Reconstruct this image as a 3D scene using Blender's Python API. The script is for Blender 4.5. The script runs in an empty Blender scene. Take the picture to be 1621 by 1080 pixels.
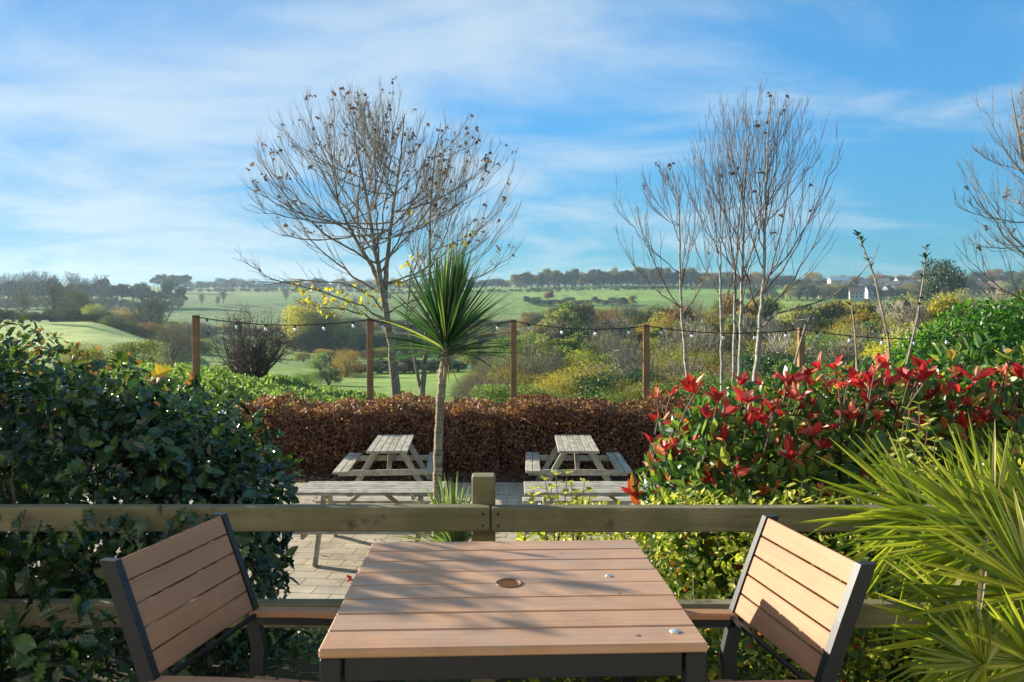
import bpy, math
import numpy as np
from math import radians as R, sin, cos, pi
rng = np.random.default_rng(7)
sc = bpy.context.scene
COL = sc.collection
HAZE_D = .00020
F = 1193.0; CX = 810.5; HY = 513.0; EYE = 1.41

# ------------------------------------------------------------------ camera
cam = bpy.data.cameras.new('camera'); cam_o = bpy.data.objects.new('camera', cam); COL.objects.link(cam_o)
cam.sensor_width = 36; cam.lens = F/1621*36; cam.shift_y = -(540-HY)/1621
cam.clip_start = .05; cam.clip_end = 20000
cam_o.location = (0, 0, EYE); cam_o.rotation_euler = (R(90), 0, 0)
sc.camera = cam_o
# ------------------------------------------------------------------ light
SUN_EL = 16.5; SUN_AZ = -61.0          # azimuth clockwise from +Y
sun = bpy.data.lights.new('sun', 'SUN'); sun_o = bpy.data.objects.new('sun', sun); COL.objects.link(sun_o)
sun.energy = 5.0; sun.angle = R(.5); sun.color = (1, .92, .77)
sun_o.rotation_euler = (R(90-SUN_EL), 0, R(-SUN_AZ+180))
sun_o.location = (-20, 14, 20)
w = bpy.data.worlds.new('World'); sc.world = w; w.use_nodes = True
nt = w.node_tree; nt.nodes.clear()
def N(nt, t, **k):
    n = nt.nodes.new(t)
    for a, b in k.items(): setattr(n, a, b)
    return n
def L(nt, a, b): nt.links.new(a, b)
out = N(nt, 'ShaderNodeOutputWorld'); bg = N(nt, 'ShaderNodeBackground'); bg.inputs[1].default_value = .105
sky = N(nt, 'ShaderNodeTexSky', sky_type='NISHITA', sun_disc=False)
sky.sun_elevation = R(SUN_EL); sky.sun_rotation = R(SUN_AZ); sky.air_density = 1.0; sky.dust_density = .35; sky.ozone_density = 3.0
tc = N(nt, 'ShaderNodeTexCoord'); sep = N(nt, 'ShaderNodeSeparateXYZ'); L(nt, tc.outputs['Generated'], sep.inputs[0])
def M(nt, op, a, b=None, c=None, clamp=False):
    n = N(nt, 'ShaderNodeMath', operation=op); n.use_clamp = clamp
    for i, v in enumerate((a, b, c)):
        if v is None: continue
        if isinstance(v, (int, float)): n.inputs[i].default_value = v
        else: L(nt, v, n.inputs[i])
    return n.outputs[0]
zz = M(nt, 'ADD', M(nt, 'MAXIMUM', sep.outputs[2], 0.0), .16)
px_ = M(nt, 'DIVIDE', sep.outputs[0], zz); py_ = M(nt, 'DIVIDE', sep.outputs[1], zz)
comb = N(nt, 'ShaderNodeCombineXYZ'); L(nt, px_, comb.inputs[0]); L(nt, py_, comb.inputs[1])
mp = N(nt, 'ShaderNodeMapping'); mp.inputs['Rotation'].default_value = (0, 0, R(24)); mp.inputs['Scale'].default_value = (.8, 1.15, 1); mp.inputs['Location'].default_value = (3.1, 1.2, 0)
L(nt, comb.outputs[0], mp.inputs[0])
n1 = N(nt, 'ShaderNodeTexNoise'); n1.inputs['Scale'].default_value = 1.5; n1.inputs['Detail'].default_value = 10; n1.inputs['Roughness'].default_value = .56; n1.inputs['Distortion'].default_value = .45
n2 = N(nt, 'ShaderNodeTexNoise'); n2.inputs['Scale'].default_value = .33; n2.inputs['Detail'].default_value = 3
L(nt, mp.outputs[0], n1.inputs['Vector']); L(nt, mp.outputs[0], n2.inputs['Vector'])
cl = M(nt, 'ADD', M(nt, 'MULTIPLY', n1.outputs[0], .80), M(nt, 'MULTIPLY', n2.outputs[0], .42))
cl = M(nt, 'ADD', cl, M(nt, 'MULTIPLY', sep.outputs[0], -.10))          # thicker cirrus towards the sun
mr = N(nt, 'ShaderNodeMapRange', interpolation_type='SMOOTHSTEP'); L(nt, cl, mr.inputs[0])
mr.inputs[1].default_value = .475; mr.inputs[2].default_value = .80; mr.inputs[3].default_value = 0.03; mr.inputs[4].default_value = .80
tint = N(nt, 'ShaderNodeMix', data_type='RGBA', blend_type='MULTIPLY'); tint.inputs[0].default_value = 1
L(nt, sky.outputs[0], tint.inputs[6])
dm = N(nt, 'ShaderNodeMapRange', interpolation_type='SMOOTHSTEP'); L(nt, sep.outputs[0], dm.inputs[0]); dm.inputs[1].default_value = -.75; dm.inputs[2].default_value = .35; dm.inputs[3].default_value = 0; dm.inputs[4].default_value = 1
tm = N(nt, 'ShaderNodeMix', data_type='RGBA'); L(nt, dm.outputs[0], tm.inputs[0]); tm.inputs[6].default_value = (.105, .27, .40, 1); tm.inputs[7].default_value = (.22, .62, .78, 1)
vm = N(nt, 'ShaderNodeMapRange', interpolation_type='SMOOTHSTEP'); L(nt, sep.outputs[2], vm.inputs[0]); vm.inputs[1].default_value = -.02; vm.inputs[2].default_value = .36; vm.inputs[3].default_value = .66; vm.inputs[4].default_value = 1.22
vmul = N(nt, 'ShaderNodeVectorMath', operation='SCALE'); L(nt, tm.outputs[2], vmul.inputs[0]); L(nt, vm.outputs[0], vmul.inputs['Scale'])
L(nt, vmul.outputs[0], tint.inputs[7])
cm = N(nt, 'ShaderNodeMix', data_type='RGBA'); L(nt, mr.outputs[0], cm.inputs[0]); L(nt, tint.outputs[2], cm.inputs[6]); cm.inputs[7].default_value = (2.6, 3.1, 3.45, 1)
L(nt, cm.outputs[2], bg.inputs[0]); L(nt, bg.outputs[0], out.inputs[0])
sc.view_settings.view_transform = 'Standard'; sc.view_settings.look = 'None'; sc.view_settings.gamma = 1
sc.view_settings.exposure = 1.3
sc.render.engine = 'CYCLES'
sc.cycles.max_bounces = 8; sc.cycles.transparent_max_bounces = 8; sc.cycles.volume_bounces = 0

# ------------------------------------------------------------------ helpers
def P(px, py, D): return np.array([(px-CX)/F*D, D, EYE+(HY-py)/F*D])
def nrm(v):
    v = np.asarray(v, float); return v/np.maximum(np.linalg.norm(v, axis=-1, keepdims=True), 1e-9)
def mesh_np(name, V, Fc, smooth=False):
    """V (n,3); Fc list of arrays, each (m,k)"""
    if not isinstance(Fc, (list, tuple)): Fc = [Fc]
    Fc = [np.asarray(f, dtype=np.int32) for f in Fc if len(f)]
    me = bpy.data.meshes.new(name)
    me.vertices.add(len(V)); me.vertices.foreach_set('co', np.asarray(V, np.float32).ravel())
    idx = np.concatenate([f.ravel() for f in Fc]); cnt = np.concatenate([np.full(len(f), f.shape[1]) for f in Fc])
    me.loops.add(len(idx)); me.loops.foreach_set('vertex_index', idx)
    me.polygons.add(len(cnt)); st = np.concatenate([[0], np.cumsum(cnt)[:-1]]).astype(np.int32)
    me.polygons.foreach_set('loop_start', st)
    me.update(calc_edges=True)
    me.polygons.foreach_set('use_smooth', np.full(len(cnt), smooth, dtype=bool))
    me.validate()
    return me
def tag(o, label=None, cat=None, group=None, kind=None):
    if label: o['label'] = label
    if cat: o['category'] = cat
    if group: o['group'] = group
    if kind: o['kind'] = kind
    return o
def thing(name, label, cat, loc=(0, 0, 0), rz=0, group=None):
    o = bpy.data.objects.new(name, None); COL.objects.link(o); o.empty_display_size = .1
    o.location = loc; o.rotation_euler = (0, 0, rz); return tag(o, label, cat, group)
def obj(name, me, mat, parent=None, loc=None):
    o = bpy.data.objects.new(name, me); COL.objects.link(o)
    if mat and not me.materials: me.materials.append(mat)
    if parent: o.parent = parent
    if loc is not None: o.location = loc
    return o
def rootloc(parent):
    p = np.zeros(3)
    while parent is not None:
        p = p+np.array(parent.location); parent = parent.parent
    return p
def wobj(name, V, Fc, mat, parent=None, base=None, smooth=False):
    """mesh from world coordinates; parent chain unrotated"""
    off = rootloc(parent) if parent else (np.zeros(3) if base is None else np.asarray(base, float))
    o = obj(name, mesh_np(name, np.asarray(V)-off, Fc, smooth), mat, parent)
    if not parent and base is not None: o.location = base
    return o
def copy_tree(o, parent=None):
    c = o.copy(); COL.objects.link(c)
    if parent is not None: c.parent = parent
    for ch in list(o.children): copy_tree(ch, c)
    return c
class MB:
    def __init__(s): s.V = []; s.Q = []; s.T = []; s.n = 0
    def add(s, V, Q=None, T=None):
        V = np.asarray(V, float); s.V.append(V)
        if Q is not None and len(Q): s.Q.append(np.asarray(Q)+s.n)
        if T is not None and len(T): s.T.append(np.asarray(T)+s.n)
        s.n += len(V)
    def box(s, c, size, rot=None, bev=0.0):
        """bevelled box; c centre, size full, rot 3x3"""
        h = np.asarray(size, float)/2; b = min(bev, h.min()*.9)
        if b <= 0:
            V = np.array([[x, y, z] for x in (-1, 1) for y in (-1, 1) for z in (-1, 1)], float)*h
            Q = [[0, 1, 3, 2], [4, 6, 7, 5], [0, 4, 5, 1], [2, 3, 7, 6], [0, 2, 6, 4], [1, 5, 7, 3]]; T = []
        else:
            V = []; idx = {}
            for i, (x, y, z) in enumerate([(x, y, z) for x in (-1, 1) for y in (-1, 1) for z in (-1, 1)]):
                sg = np.array([x, y, z])
                for a in range(3):
                    v = sg*(h-b); v[a] = sg[a]*h[a]; idx[(i, a)] = len(V); V.append(v)
            V = np.array(V); Q = []; T = []
            f = [(0, [0, 1, 3, 2]), (0, [4, 6, 7, 5]), (1, [0, 4, 5, 1]), (1, [2, 3, 7, 6]), (2, [0, 2, 6, 4]), (2, [1, 5, 7, 3])]
            for a, q in f: Q.append([idx[(i, a)] for i in q])
            for i in range(8):
                for a in range(3):
                    j = i ^ (4 >> a)
                    if j > i:
                        o2 = [k for k in range(3) if k != a]
                        Q.append([idx[(i, o2[0])], idx[(j, o2[0])], idx[(j, o2[1])], idx[(i, o2[1])]])
                T.append([idx[(i, 0)], idx[(i, 1)], idx[(i, 2)]])
        if rot is not None: V = V@np.asarray(rot).T
        s.add(V+np.asarray(c, float), Q, T)
    def beam(s, a, b, w, t, up=(0, 0, 1), bev=.003):
        """rectangular bar from a to b; w across, t along 'up'"""
        a = np.asarray(a, float); b = np.asarray(b, float); d = b-a; Ln = np.linalg.norm(d); d /= Ln
        u = np.asarray(up, float); sd = nrm(np.cross(d, u)); u = np.cross(sd, d)
        s.box((a+b)/2, (Ln, w, t), np.stack([d, sd, u], 1), bev)
    def tube(s, pts, rad, k=6, cap=True):
        pts = np.asarray(pts, float); m = len(pts); rad = np.broadcast_to(rad, m)
        d = np.gradient(pts, axis=0); d = nrm(d)
        ref = np.array([.3, .9, .1]) if abs(d[0][1]) < .9 else np.array([1., 0, 0])
        a = nrm(np.cross(d, ref)); b = np.cross(d, a)
        th = np.arange(k)*2*pi/k
        V = pts[:, None]+rad[:, None, None]*(a[:, None]*np.cos(th)[None, :, None]+b[:, None]*np.sin(th)[None, :, None])
        V = V.reshape(-1, 3); i = np.arange(m-1)[:, None]*k; j = np.arange(k)[None]; j2 = (j+1) % k
        Q = np.stack([i+j, i+j2, i+k+j2, i+k+j], -1).reshape(-1, 4); T = []
        if cap:
            for e in (0, (m-1)*k):
                T += [[e, e+q, e+q+1] for q in range(1, k-1)]
        s.add(V, Q, T)
    def lathe(s, prof, c, k=16):
        prof = np.asarray(prof, float); th = np.arange(k)*2*pi/k
        V = np.stack([prof[:, 0, None]*np.cos(th), prof[:, 0, None]*np.sin(th), np.repeat(prof[:, 1, None], k, 1)], -1).reshape(-1, 3)
        i = np.arange(len(prof)-1)[:, None]*k; j = np.arange(k)[None]; j2 = (j+1) % k
        s.add(V+np.asarray(c), np.stack([i+j, i+j2, i+k+j2, i+k+j], -1).reshape(-1, 4))
    def get(s):
        F_ = []
        if s.Q: F_.append(np.concatenate(s.Q))
        if s.T: F_.append(np.concatenate(s.T))
        return np.concatenate(s.V), F_
    def build(s, name, mat, parent=None, world=False, base=None, smooth=False):
        V, F_ = s.get()
        if world: return wobj(name, V, F_, mat, parent, base, smooth)
        return obj(name, mesh_np(name, V, F_, smooth), mat, parent)

# ------------------------------------------------------------------ materials
def newmat(name):
    m = bpy.data.materials.new(name); m.use_nodes = True; nt = m.node_tree
    return m, nt, nt.nodes['Principled BSDF']
def ramp(nt, fac, stops, interp='LINEAR'):
    r = N(nt, 'ShaderNodeValToRGB'); r.color_ramp.interpolation = interp
    e = r.color_ramp.elements
    while len(e) > 2: e.remove(e[-1])
    for i, (p, c) in enumerate(stops):
        if i < 2: e[i].position = p; e[i].color = (*c, 1)
        else: x = e.new(p); x.color = (*c, 1)
    L(nt, fac, r.inputs[0]); return r.outputs[0]
def noise(nt, vec, scale, detail=4, rough=.55, dist=0.0):
    n = N(nt, 'ShaderNodeTexNoise'); n.inputs['Scale'].default_value = scale; n.inputs['Detail'].default_value = detail
    n.inputs['Roughness'].default_value = rough; n.inputs['Distortion'].default_value = dist
    L(nt, vec, n.inputs['Vector']); return n.outputs[0]
def mapping(nt, vec, sc_=(1, 1, 1), rot=(0, 0, 0), loc=(0, 0, 0)):
    m = N(nt, 'ShaderNodeMapping'); m.inputs['Scale'].default_value = sc_; m.inputs['Rotation'].default_value = rot; m.inputs['Location'].default_value = loc
    L(nt, vec, m.inputs[0]); return m.outputs[0]
def mixc(nt, f, a, b, mode='MIX'):
    n = N(nt, 'ShaderNodeMix', data_type='RGBA', blend_type=mode)
    for s_, v in ((0, f), (6, a), (7, b)):
        if isinstance(v, (int, float)): n.inputs[s_].default_value = v
        elif isinstance(v, tuple): n.inputs[s_].default_value = (*v, 1)
        else: L(nt, v, n.inputs[s_])
    return n.outputs[2]
def bump(nt, h, strength, dist=.01):
    b = N(nt, 'ShaderNodeBump'); b.inputs['Strength'].default_value = strength; b.inputs['Distance'].default_value = dist
    L(nt, h, b.inputs['Height']); return b.outputs[0]
def leaf_mat(name, stops, rough=.5, transl=.35, tcol=1.3, spec=.5, objvar=0.0):
    m, nt, p = newmat(name); g = N(nt, 'ShaderNodeNewGeometry')
    c = ramp(nt, g.outputs['Random Per Island'], stops)
    co_ = N(nt, 'ShaderNodeTexCoord').outputs['Object']; n = noise(nt, co_, 6.0, 3)
    c = mixc(nt, .5, c, ramp(nt, n, [(.3, (.72,)*3), (.7, (1.25,)*3)]), 'MULTIPLY')
    c = mixc(nt, .5, c, ramp(nt, noise(nt, co_, 1.4, 2), [(.35, (.70, .74, .78)), (.65, (1.22, 1.2, 1.1))]), 'MULTIPLY')
    if objvar:
        oi = N(nt, 'ShaderNodeObjectInfo')
        h = N(nt, 'ShaderNodeHueSaturation'); L(nt, c, h.inputs['Color'])
        L(nt, M(nt, 'MULTIPLY_ADD', oi.outputs['Random'], .06*objvar, .5-.03*objvar), h.inputs['Hue'])
        L(nt, M(nt, 'MULTIPLY_ADD', oi.outputs['Random'], .5*objvar, 1-.25*objvar), h.inputs['Value']); c = h.outputs[0]
    L(nt, c, p.inputs['Base Color']); p.inputs['Roughness'].default_value = rough; p.inputs['Specular IOR Level'].default_value = spec
    if transl > 0:
        t = N(nt, 'ShaderNodeBsdfTranslucent'); L(nt, mixc(nt, 1.0, c, (tcol*1.05, tcol*1.15, tcol*.55), 'MULTIPLY'), t.inputs[0])
        mx = N(nt, 'ShaderNodeMixShader'); mx.inputs[0].default_value = transl
        L(nt, p.outputs[0], mx.inputs[1]); L(nt, t.outputs[0], mx.inputs[2])
        L(nt, mx.outputs[0], nt.nodes['Material Output'].inputs[0])
    return m
def wood_mat(name, base, dark, grain=(3, 60, 60), rough=.7, blot=.5, spec=.3, bs=.3, extra=None):
    m, nt, p = newmat(name); o = N(nt, 'ShaderNodeTexCoord').outputs['Object']
    gi = N(nt, 'ShaderNodeNewGeometry').outputs['Random Per Island']
    off = N(nt, 'ShaderNodeVectorMath', operation='ADD'); L(nt, o, off.inputs[0]); L(nt, M(nt, 'MULTIPLY', gi, 7.3), off.inputs[1])
    g = noise(nt, mapping(nt, off.outputs[0], grain), 1.0, 6, .65, .4)
    c = mixc(nt, ramp(nt, g, [(.3, (0, 0, 0)), (.72, (1, 1, 1))]), dark, base)
    b = noise(nt, off.outputs[0], 7.0, 5, .6)
    c = mixc(nt, blot, c, ramp(nt, b, [(.32, (.45,)*3), (.62, (1.1,)*3)]), 'MULTIPLY')
    c = mixc(nt, 1.0, c, ramp(nt, gi, [(0, (.86,)*3), (1, (1.1,)*3)]), 'MULTIPLY')
    if extra: c = extra(nt, o, c)
    L(nt, c, p.inputs['Base Color']); p.inputs['Roughness'].default_value = rough; p.inputs['Specular IOR Level'].default_value = spec
    L(nt, bump(nt, g, bs, .004), p.inputs['Normal']); return m
def plain(name, c, rough=.5, metal=0, spec=.5, var=.15, scale=30):
    m, nt, p = newmat(name); o = N(nt, 'ShaderNodeTexCoord').outputs['Object']
    n = noise(nt, o, scale, 5)
    L(nt, mixc(nt, ramp(nt, n, [(.3, (0, 0, 0)), (.7, (1, 1, 1))]), tuple(x*(1-var) for x in c), tuple(min(1, x*(1+var)) for x in c)), p.inputs['Base Color'])
    p.inputs['Roughness'].default_value = rough; p.inputs['Metallic'].default_value = metal; p.inputs['Specular IOR Level'].default_value = spec
    L(nt, bump(nt, n, .1, .002), p.inputs['Normal'])
    return m
def algae(nt, o, c):
    k = noise(nt, mapping(nt, o, (3, 120, 120)), 1.0, 3, .5); c = mixc(nt, ramp(nt, k, [(.66, (0, 0, 0)), (.72, (.75,)*3)]), c, (.04, .035, .02))
    n = noise(nt, o, 3.0, 5, .6)
    c = mixc(nt, ramp(nt, n, [(.36, (0, 0, 0)), (.66, (.75,)*3)]), c, (.12, .12, .045))
    n = noise(nt, o, 11.0, 4, .6)
    return mixc(nt, ramp(nt, n, [(.60, (0, 0, 0)), (.72, (.8,)*3)]), c, (.035, .035, .02))
def tstain(nt, o, c):
    n = noise(nt, mapping(nt, o, (1, 1.6, 1)), 5.0, 5, .62, .3)
    c = mixc(nt, ramp(nt, n, [(.42, (0, 0, 0)), (.72, (.45,)*3)]), c, (.34, .28, .24))
    v = N(nt, 'ShaderNodeTexVoronoi'); v.inputs['Scale'].default_value = 9; L(nt, mapping(nt, o, (1, 1, .01), loc=(.37, .2, 0)), v.inputs['Vector'])
    pick = N(nt, 'ShaderNodeSeparateColor'); L(nt, v.outputs['Color'], pick.inputs[0])
    d = M(nt, 'MULTIPLY', M(nt, 'LESS_THAN', M(nt, 'ADD', v.outputs['Distance'], M(nt, 'MULTIPLY', noise(nt, o, 60, 3), .09)), .10), M(nt, 'GREATER_THAN', pick.outputs[0], .70))
    return mixc(nt, M(nt, 'MULTIPLY', d, .8), c, (.05, .03, .02))
MT = {}
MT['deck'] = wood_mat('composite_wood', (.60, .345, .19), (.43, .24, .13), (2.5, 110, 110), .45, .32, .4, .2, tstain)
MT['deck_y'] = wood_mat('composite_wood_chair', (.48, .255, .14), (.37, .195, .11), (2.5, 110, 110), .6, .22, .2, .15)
MT['charcoal'] = plain('charcoal_metal', (.012, .013, .016), .42, 0, .5, .1, 200)
MT['fence'] = wood_mat('mossy_wood', (.34, .28, .17), (.19, .16, .09), (2.5, 45, 45), .75, .6, .3, .5, algae)
MT['picnic'] = wood_mat('weathered_wood', (.62, .56, .43), (.34, .31, .23), (45, 2.5, 60), .8, .75, .2, .6)
MT['post'] = wood_mat('post_wood', (.42, .24, .11), (.28, .15, .07), (50, 50, 2.5), .8, .5, .2, .5)
MT['steel'] = plain('steel', (.55, .56, .58), .35, 1)
MT['black'] = plain('black_rubber', (.02, .02, .022), .6)
MT['bark'] = plain('bark', (.22, .19, .14), .85, 0, .2, .55, 14)
MT['bark_pale'] = plain('bark_pale', (.34, .31, .25), .8, 0, .2, .5, 10)
MT['twig'] = plain('twig', (.12, .09, .065), .8, 0, .2, .4, 12)
MT['palm_trunk'] = plain('palm_trunk_bark', (.34, .27, .18), .85, 0, .2, .6, 35)
_n = MT['palm_trunk'].node_tree; _p = _n.nodes['Principled BSDF']; _o = N(_n, 'ShaderNodeTexCoord').outputs['Object']
_g = noise(_n, mapping(_n, _o, (6, 6, 55)), 1.0, 5, .6, .6); _v = noise(_n, mapping(_n, _o, (60, 60, 9)), 1.0, 4, .6)
L(_n, mixc(_n, .8, ramp(_n, _g, [(.32, (.18, .14, .10)), (.5, (.40, .33, .23)), (.7, (.56, .49, .37))]), ramp(_n, _v, [(.35, (.55,)*3), (.65, (1.15,)*3)]), 'MULTIPLY'), _p.inputs['Base Color']); L(_n, bump(_n, M(_n, 'ADD', _g, _v), .9, .012), _p.inputs['Normal'])
MT['soil'] = plain('soil', (.07, .045, .03), .9, 0, .1, .5, 18)
def bulb_mat():
    m, nt, p = newmat('bulb_glass'); p.inputs['Base Color'].default_value = (.92, .93, .95, 1); p.inputs['Roughness'].default_value = .12
    p.inputs['Transmission Weight'].default_value = .35; p.inputs['IOR'].default_value = 1.4
    g = N(nt, 'ShaderNodeTexCoord').outputs['Object']; L(nt, mixc(nt, noise(nt, g, 60), (.85, .86, .9), (.97, .97, .97)), p.inputs['Base Color']); return m
MT['bulb'] = bulb_mat()
MT['holly'] = leaf_mat('holly_leaf', [(0, (.008, .022, .012)), (.4, (.016, .045, .020)), (.8, (.035, .08, .026)), (1, (.09, .15, .028))], .25, .16, 2.2, .6)
MT['holly_fringe'] = leaf_mat('privet_leaf', [(0, (.05, .09, .02)), (.5, (.10, .13, .03)), (.75, (.20, .09, .04)), (1, (.30, .12, .05))], .45, .4)
MT['beech'] = leaf_mat('beech_leaf', [(0, (.08, .024, .014)), (.35, (.19, .06, .03)), (.7, (.30, .11, .05)), (.93, (.46, .25, .11)), (1, (.45, .36, .07))], .55, .30, 1.2)
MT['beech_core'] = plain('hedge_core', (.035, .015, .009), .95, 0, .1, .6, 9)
MT['weed'] = leaf_mat('weed_leaf', [(0, (.08, .14, .03)), (.6, (.17, .26, .06)), (1, (.30, .36, .13))], .5, .45, 1.3)
MT['phot_red'] = leaf_mat('photinia_red_leaf', [(0, (.20, .012, .02)), (.4, (.46, .018, .034)), (.75, (.66, .05, .06)), (.90, (.74, .34, .32)), (1, (.34, .16, .03))], .36, .35, 1.2, .6)
MT['phot_green'] = leaf_mat('photinia_green_leaf', [(0, (.025, .065, .02)), (.4, (.065, .145, .035)), (.75, (.15, .24, .05)), (.88, (.34, .38, .08)), (.94, (.42, .13, .04)), (1, (.55, .05, .04))], .42, .34, 1.5, .45)
MT['euon'] = leaf_mat('golden_leaf', [(0, (.09, .16, .02)), (.3, (.28, .34, .03)), (.65, (.60, .56, .07)), (1, (.78, .72, .28))], .35, .40, 1.2, .5)
MT['palm'] = leaf_mat('fan_palm_leaf', [(0, (.09, .14, .012)), (.5, (.24, .29, .022)), (.85, (.44, .44, .04)), (.96, (.50, .46, .16)), (1, (.42, .30, .14))], .33, .42, 1.4, .5)
MT['palm_dead'] = leaf_mat('dry_palm_leaf', [(0, (.35, .28, .16)), (1, (.5, .42, .26))], .6, .3, 1.0)
MT['cord'] = leaf_mat('cordyline_leaf', [(0, (.02, .062, .03)), (.5, (.04, .105, .038)), (.88, (.09, .17, .045)), (1, (.32, .34, .10))], .3, .30, 1.6, .55)
MT['spiky'] = leaf_mat('spiky_leaf', [(0, (.10, .17, .05)), (.5, (.22, .28, .10)), (1, (.42, .44, .24))], .4, .35, 1.2)
MT['brown_leaf'] = leaf_mat('dry_brown_leaf', [(0, (.06, .03, .02)), (.6, (.13, .06, .035)), (1, (.24, .12, .05))], .7, .3)
MT['yellow_leaf'] = leaf_mat('yellow_leaf', [(0, (.42, .36, .02)), (.7, (.62, .52, .05)), (1, (.50, .30, .03))], .5, .45, 1.2)
MT['bramble'] = leaf_mat('laurel_leaf', [(0, (.03, .10, .012)), (.5, (.06, .18, .02)), (.85, (.12, .27, .03)), (1, (.25, .32, .04))], .4, .4, 1.6)
BK = {}
BK['olive'] = leaf_mat('olive_leaf', [(0, (.13, .13, .04)), (.5, (.26, .24, .08)), (1, (.44, .38, .14))], .7, .35, 1.2, .2, 1)
BK['rust'] = leaf_mat('rust_leaf', [(0, (.16, .10, .04)), (.5, (.32, .19, .07)), (1, (.48, .29, .10))], .7, .35, 1.2, .2, 1)
BK['golden'] = leaf_mat('autumn_golden_leaf', [(0, (.25, .20, .03)), (.5, (.44, .34, .05)), (1, (.62, .50, .08))], .6, .4, 1.2, .2, .7)
BK['evergreen'] = leaf_mat('evergreen_leaf', [(0, (.015, .04, .015)), (.6, (.03, .07, .02)), (1, (.08, .13, .03))], .4, .2, 1.6, .4, .8)
BK['green'] = leaf_mat('midgreen_leaf', [(0, (.07, .12, .03)), (.6, (.15, .21, .05)), (1, (.30, .34, .10))], .5, .35, 1.5, .3, .9)
BK['willow'] = leaf_mat('pale_willow_leaf', [(0, (.26, .25, .10)), (.6, (.40, .38, .18)), (1, (.52, .48, .26))], .6, .4, 1.2, .2, .6)
BK['grey'] = leaf_mat('bare_twig', [(0, (.13, .115, .085)), (.6, (.25, .22, .17)), (1, (.40, .36, .28))], .8, .15, 1.0, .15, .8)
BK['far'] = leaf_mat('far_tree_leaf', [(0, (.04, .06, .035)), (.6, (.09, .10, .05)), (1, (.19, .16, .08))], .7, .2, 1.2, .2, 1)

# ------------------------------------------------------------------ leaves and blades
def template(kind):
    if kind == 'holly':
        o = [(0, 0), (.10, .07), (.16, .24), (.27, .13), (.38, .32), (.50, .16), (.62, .28), (.74, .11), (.82, .16), (1, 0)]
    elif kind == 'oval':
        o = [(0, 0), (.15, .11), (.4, .22), (.65, .20), (.87, .10), (1, 0)]
    elif kind == 'round':
        o = [(0, 0), (.15, .2), (.5, .33), (.85, .2), (1, 0)]
    elif kind == 'maple':
        o = [(0, 0), (-.05, .25), (.2, .2), (.3, .5), (.5, .22), (.72, .36), (.72, .12), (1, 0)]
    elif kind == 'diamond':
        V = np.array([(0, 0, 0), (.45, .27, .06), (1, 0, 0), (.45, -.27, .06)]); return V, np.array([(0, 2, 1), (0, 3, 2)])
    elif kind == 'sliver':
        V = np.array([(0, .02, 0), (0, -.02, 0), (1, 0, .0)]); return V, np.array([(0, 1, 2)])
    n = len(o); V = []; T = []
    mid = [(x, 0, -.04*sin(pi*max(0, x))-.12*x*x) for x, _ in o]
    for x, y in o: V.append((x, y, .28*y-.12*x*x+.035*sin(9*x)))
    for x, y in o: V.append((x, -y, .28*y-.12*x*x-.035*sin(9*x)))
    V += mid
    for i in range(n-1):
        for s0 in (0, n):
            a, b, c, d = s0+i, s0+i+1, 2*n+i+1, 2*n+i
            if s0: T += [(a, b, c), (a, c, d)]
            else: T += [(c, b, a), (d, c, a)]
    # collapse the degenerate tip/base
    mp_ = {0: 2*n, n: 2*n, n-1: 3*n-1, 2*n-1: 3*n-1}
    T = [tuple(mp_.get(q, q) for q in t) for t in T]; T = [t for t in T if len(set(t)) == 3]
    return np.array(V, float), np.array(T)
TP = {k: template(k) for k in ('holly', 'oval', 'round', 'maple', 'diamond', 'sliver')}
def leaves(kind, pos, d, nv, size, width=1.0):
    V, T = TP[kind]; pos = np.asarray(pos); m = len(pos)
    d = nrm(d); y = nrm(np.cross(nv, d)); z = np.cross(d, y)
    size = np.broadcast_to(size, m)[:, None, None]; wd = np.broadcast_to(width, m)[:, None, None]
    W = pos[:, None]+size*(V[None, :, 0:1]*d[:, None]+wd*V[None, :, 1:2]*y[:, None]+V[None, :, 2:3]*z[:, None])
    Fc = (np.arange(m)[:, None, None]*len(V)+T[None]).reshape(-1, 3)
    return W.reshape(-1, 3), Fc
def rdir(n, r=rng): return nrm(r.normal(size=(n, 3)))
def blades(o, d, Ln, wd, droop, seg=7, fold=.35, nv=None, taper=.35, r=rng):
    """long narrow folded blades; o (m,3) d (m,3)"""
    m = len(o); d = nrm(d); Ln = np.broadcast_to(Ln, m); wd = np.broadcast_to(wd, m); droop = np.broadcast_to(droop, m)
    t = np.linspace(0, 1, seg)
    c = o[:, None]+d[:, None]*(Ln[:, None, None]*t[None, :, None]); c[:, :, 2] -= (droop*Ln)[:, None]*t[None]**2.4
    tg = nrm(np.gradient(c, axis=1)); up = np.tile(np.array([0, 0, 1.])[None], (m, 1)) if nv is None else nrm(nv)
    sd = nrm(np.cross(tg, up[:, None]+r.normal(size=(m, 1, 3))*.25)); nn = np.cross(sd, tg)
    wf = np.minimum(1, taper+t*4)*np.clip((1-t)*2.2, 0.02, 1)**.8
    ww = wd[:, None, None]*wf[None, :, None]/2
    A = c+sd*ww+nn*ww*fold; B = c-sd*ww+nn*ww*fold
    V = np.stack([A, c, B], 2).reshape(-1, 3)
    i = np.arange(m)[:, None]*seg*3; j = np.arange(seg-1)[None]*3; b = (i+j).ravel()
    Q = np.concatenate([np.stack([b, b+1, b+4, b+3], -1), np.stack([b+1, b+2, b+5, b+4], -1)])
    return V, Q
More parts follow.
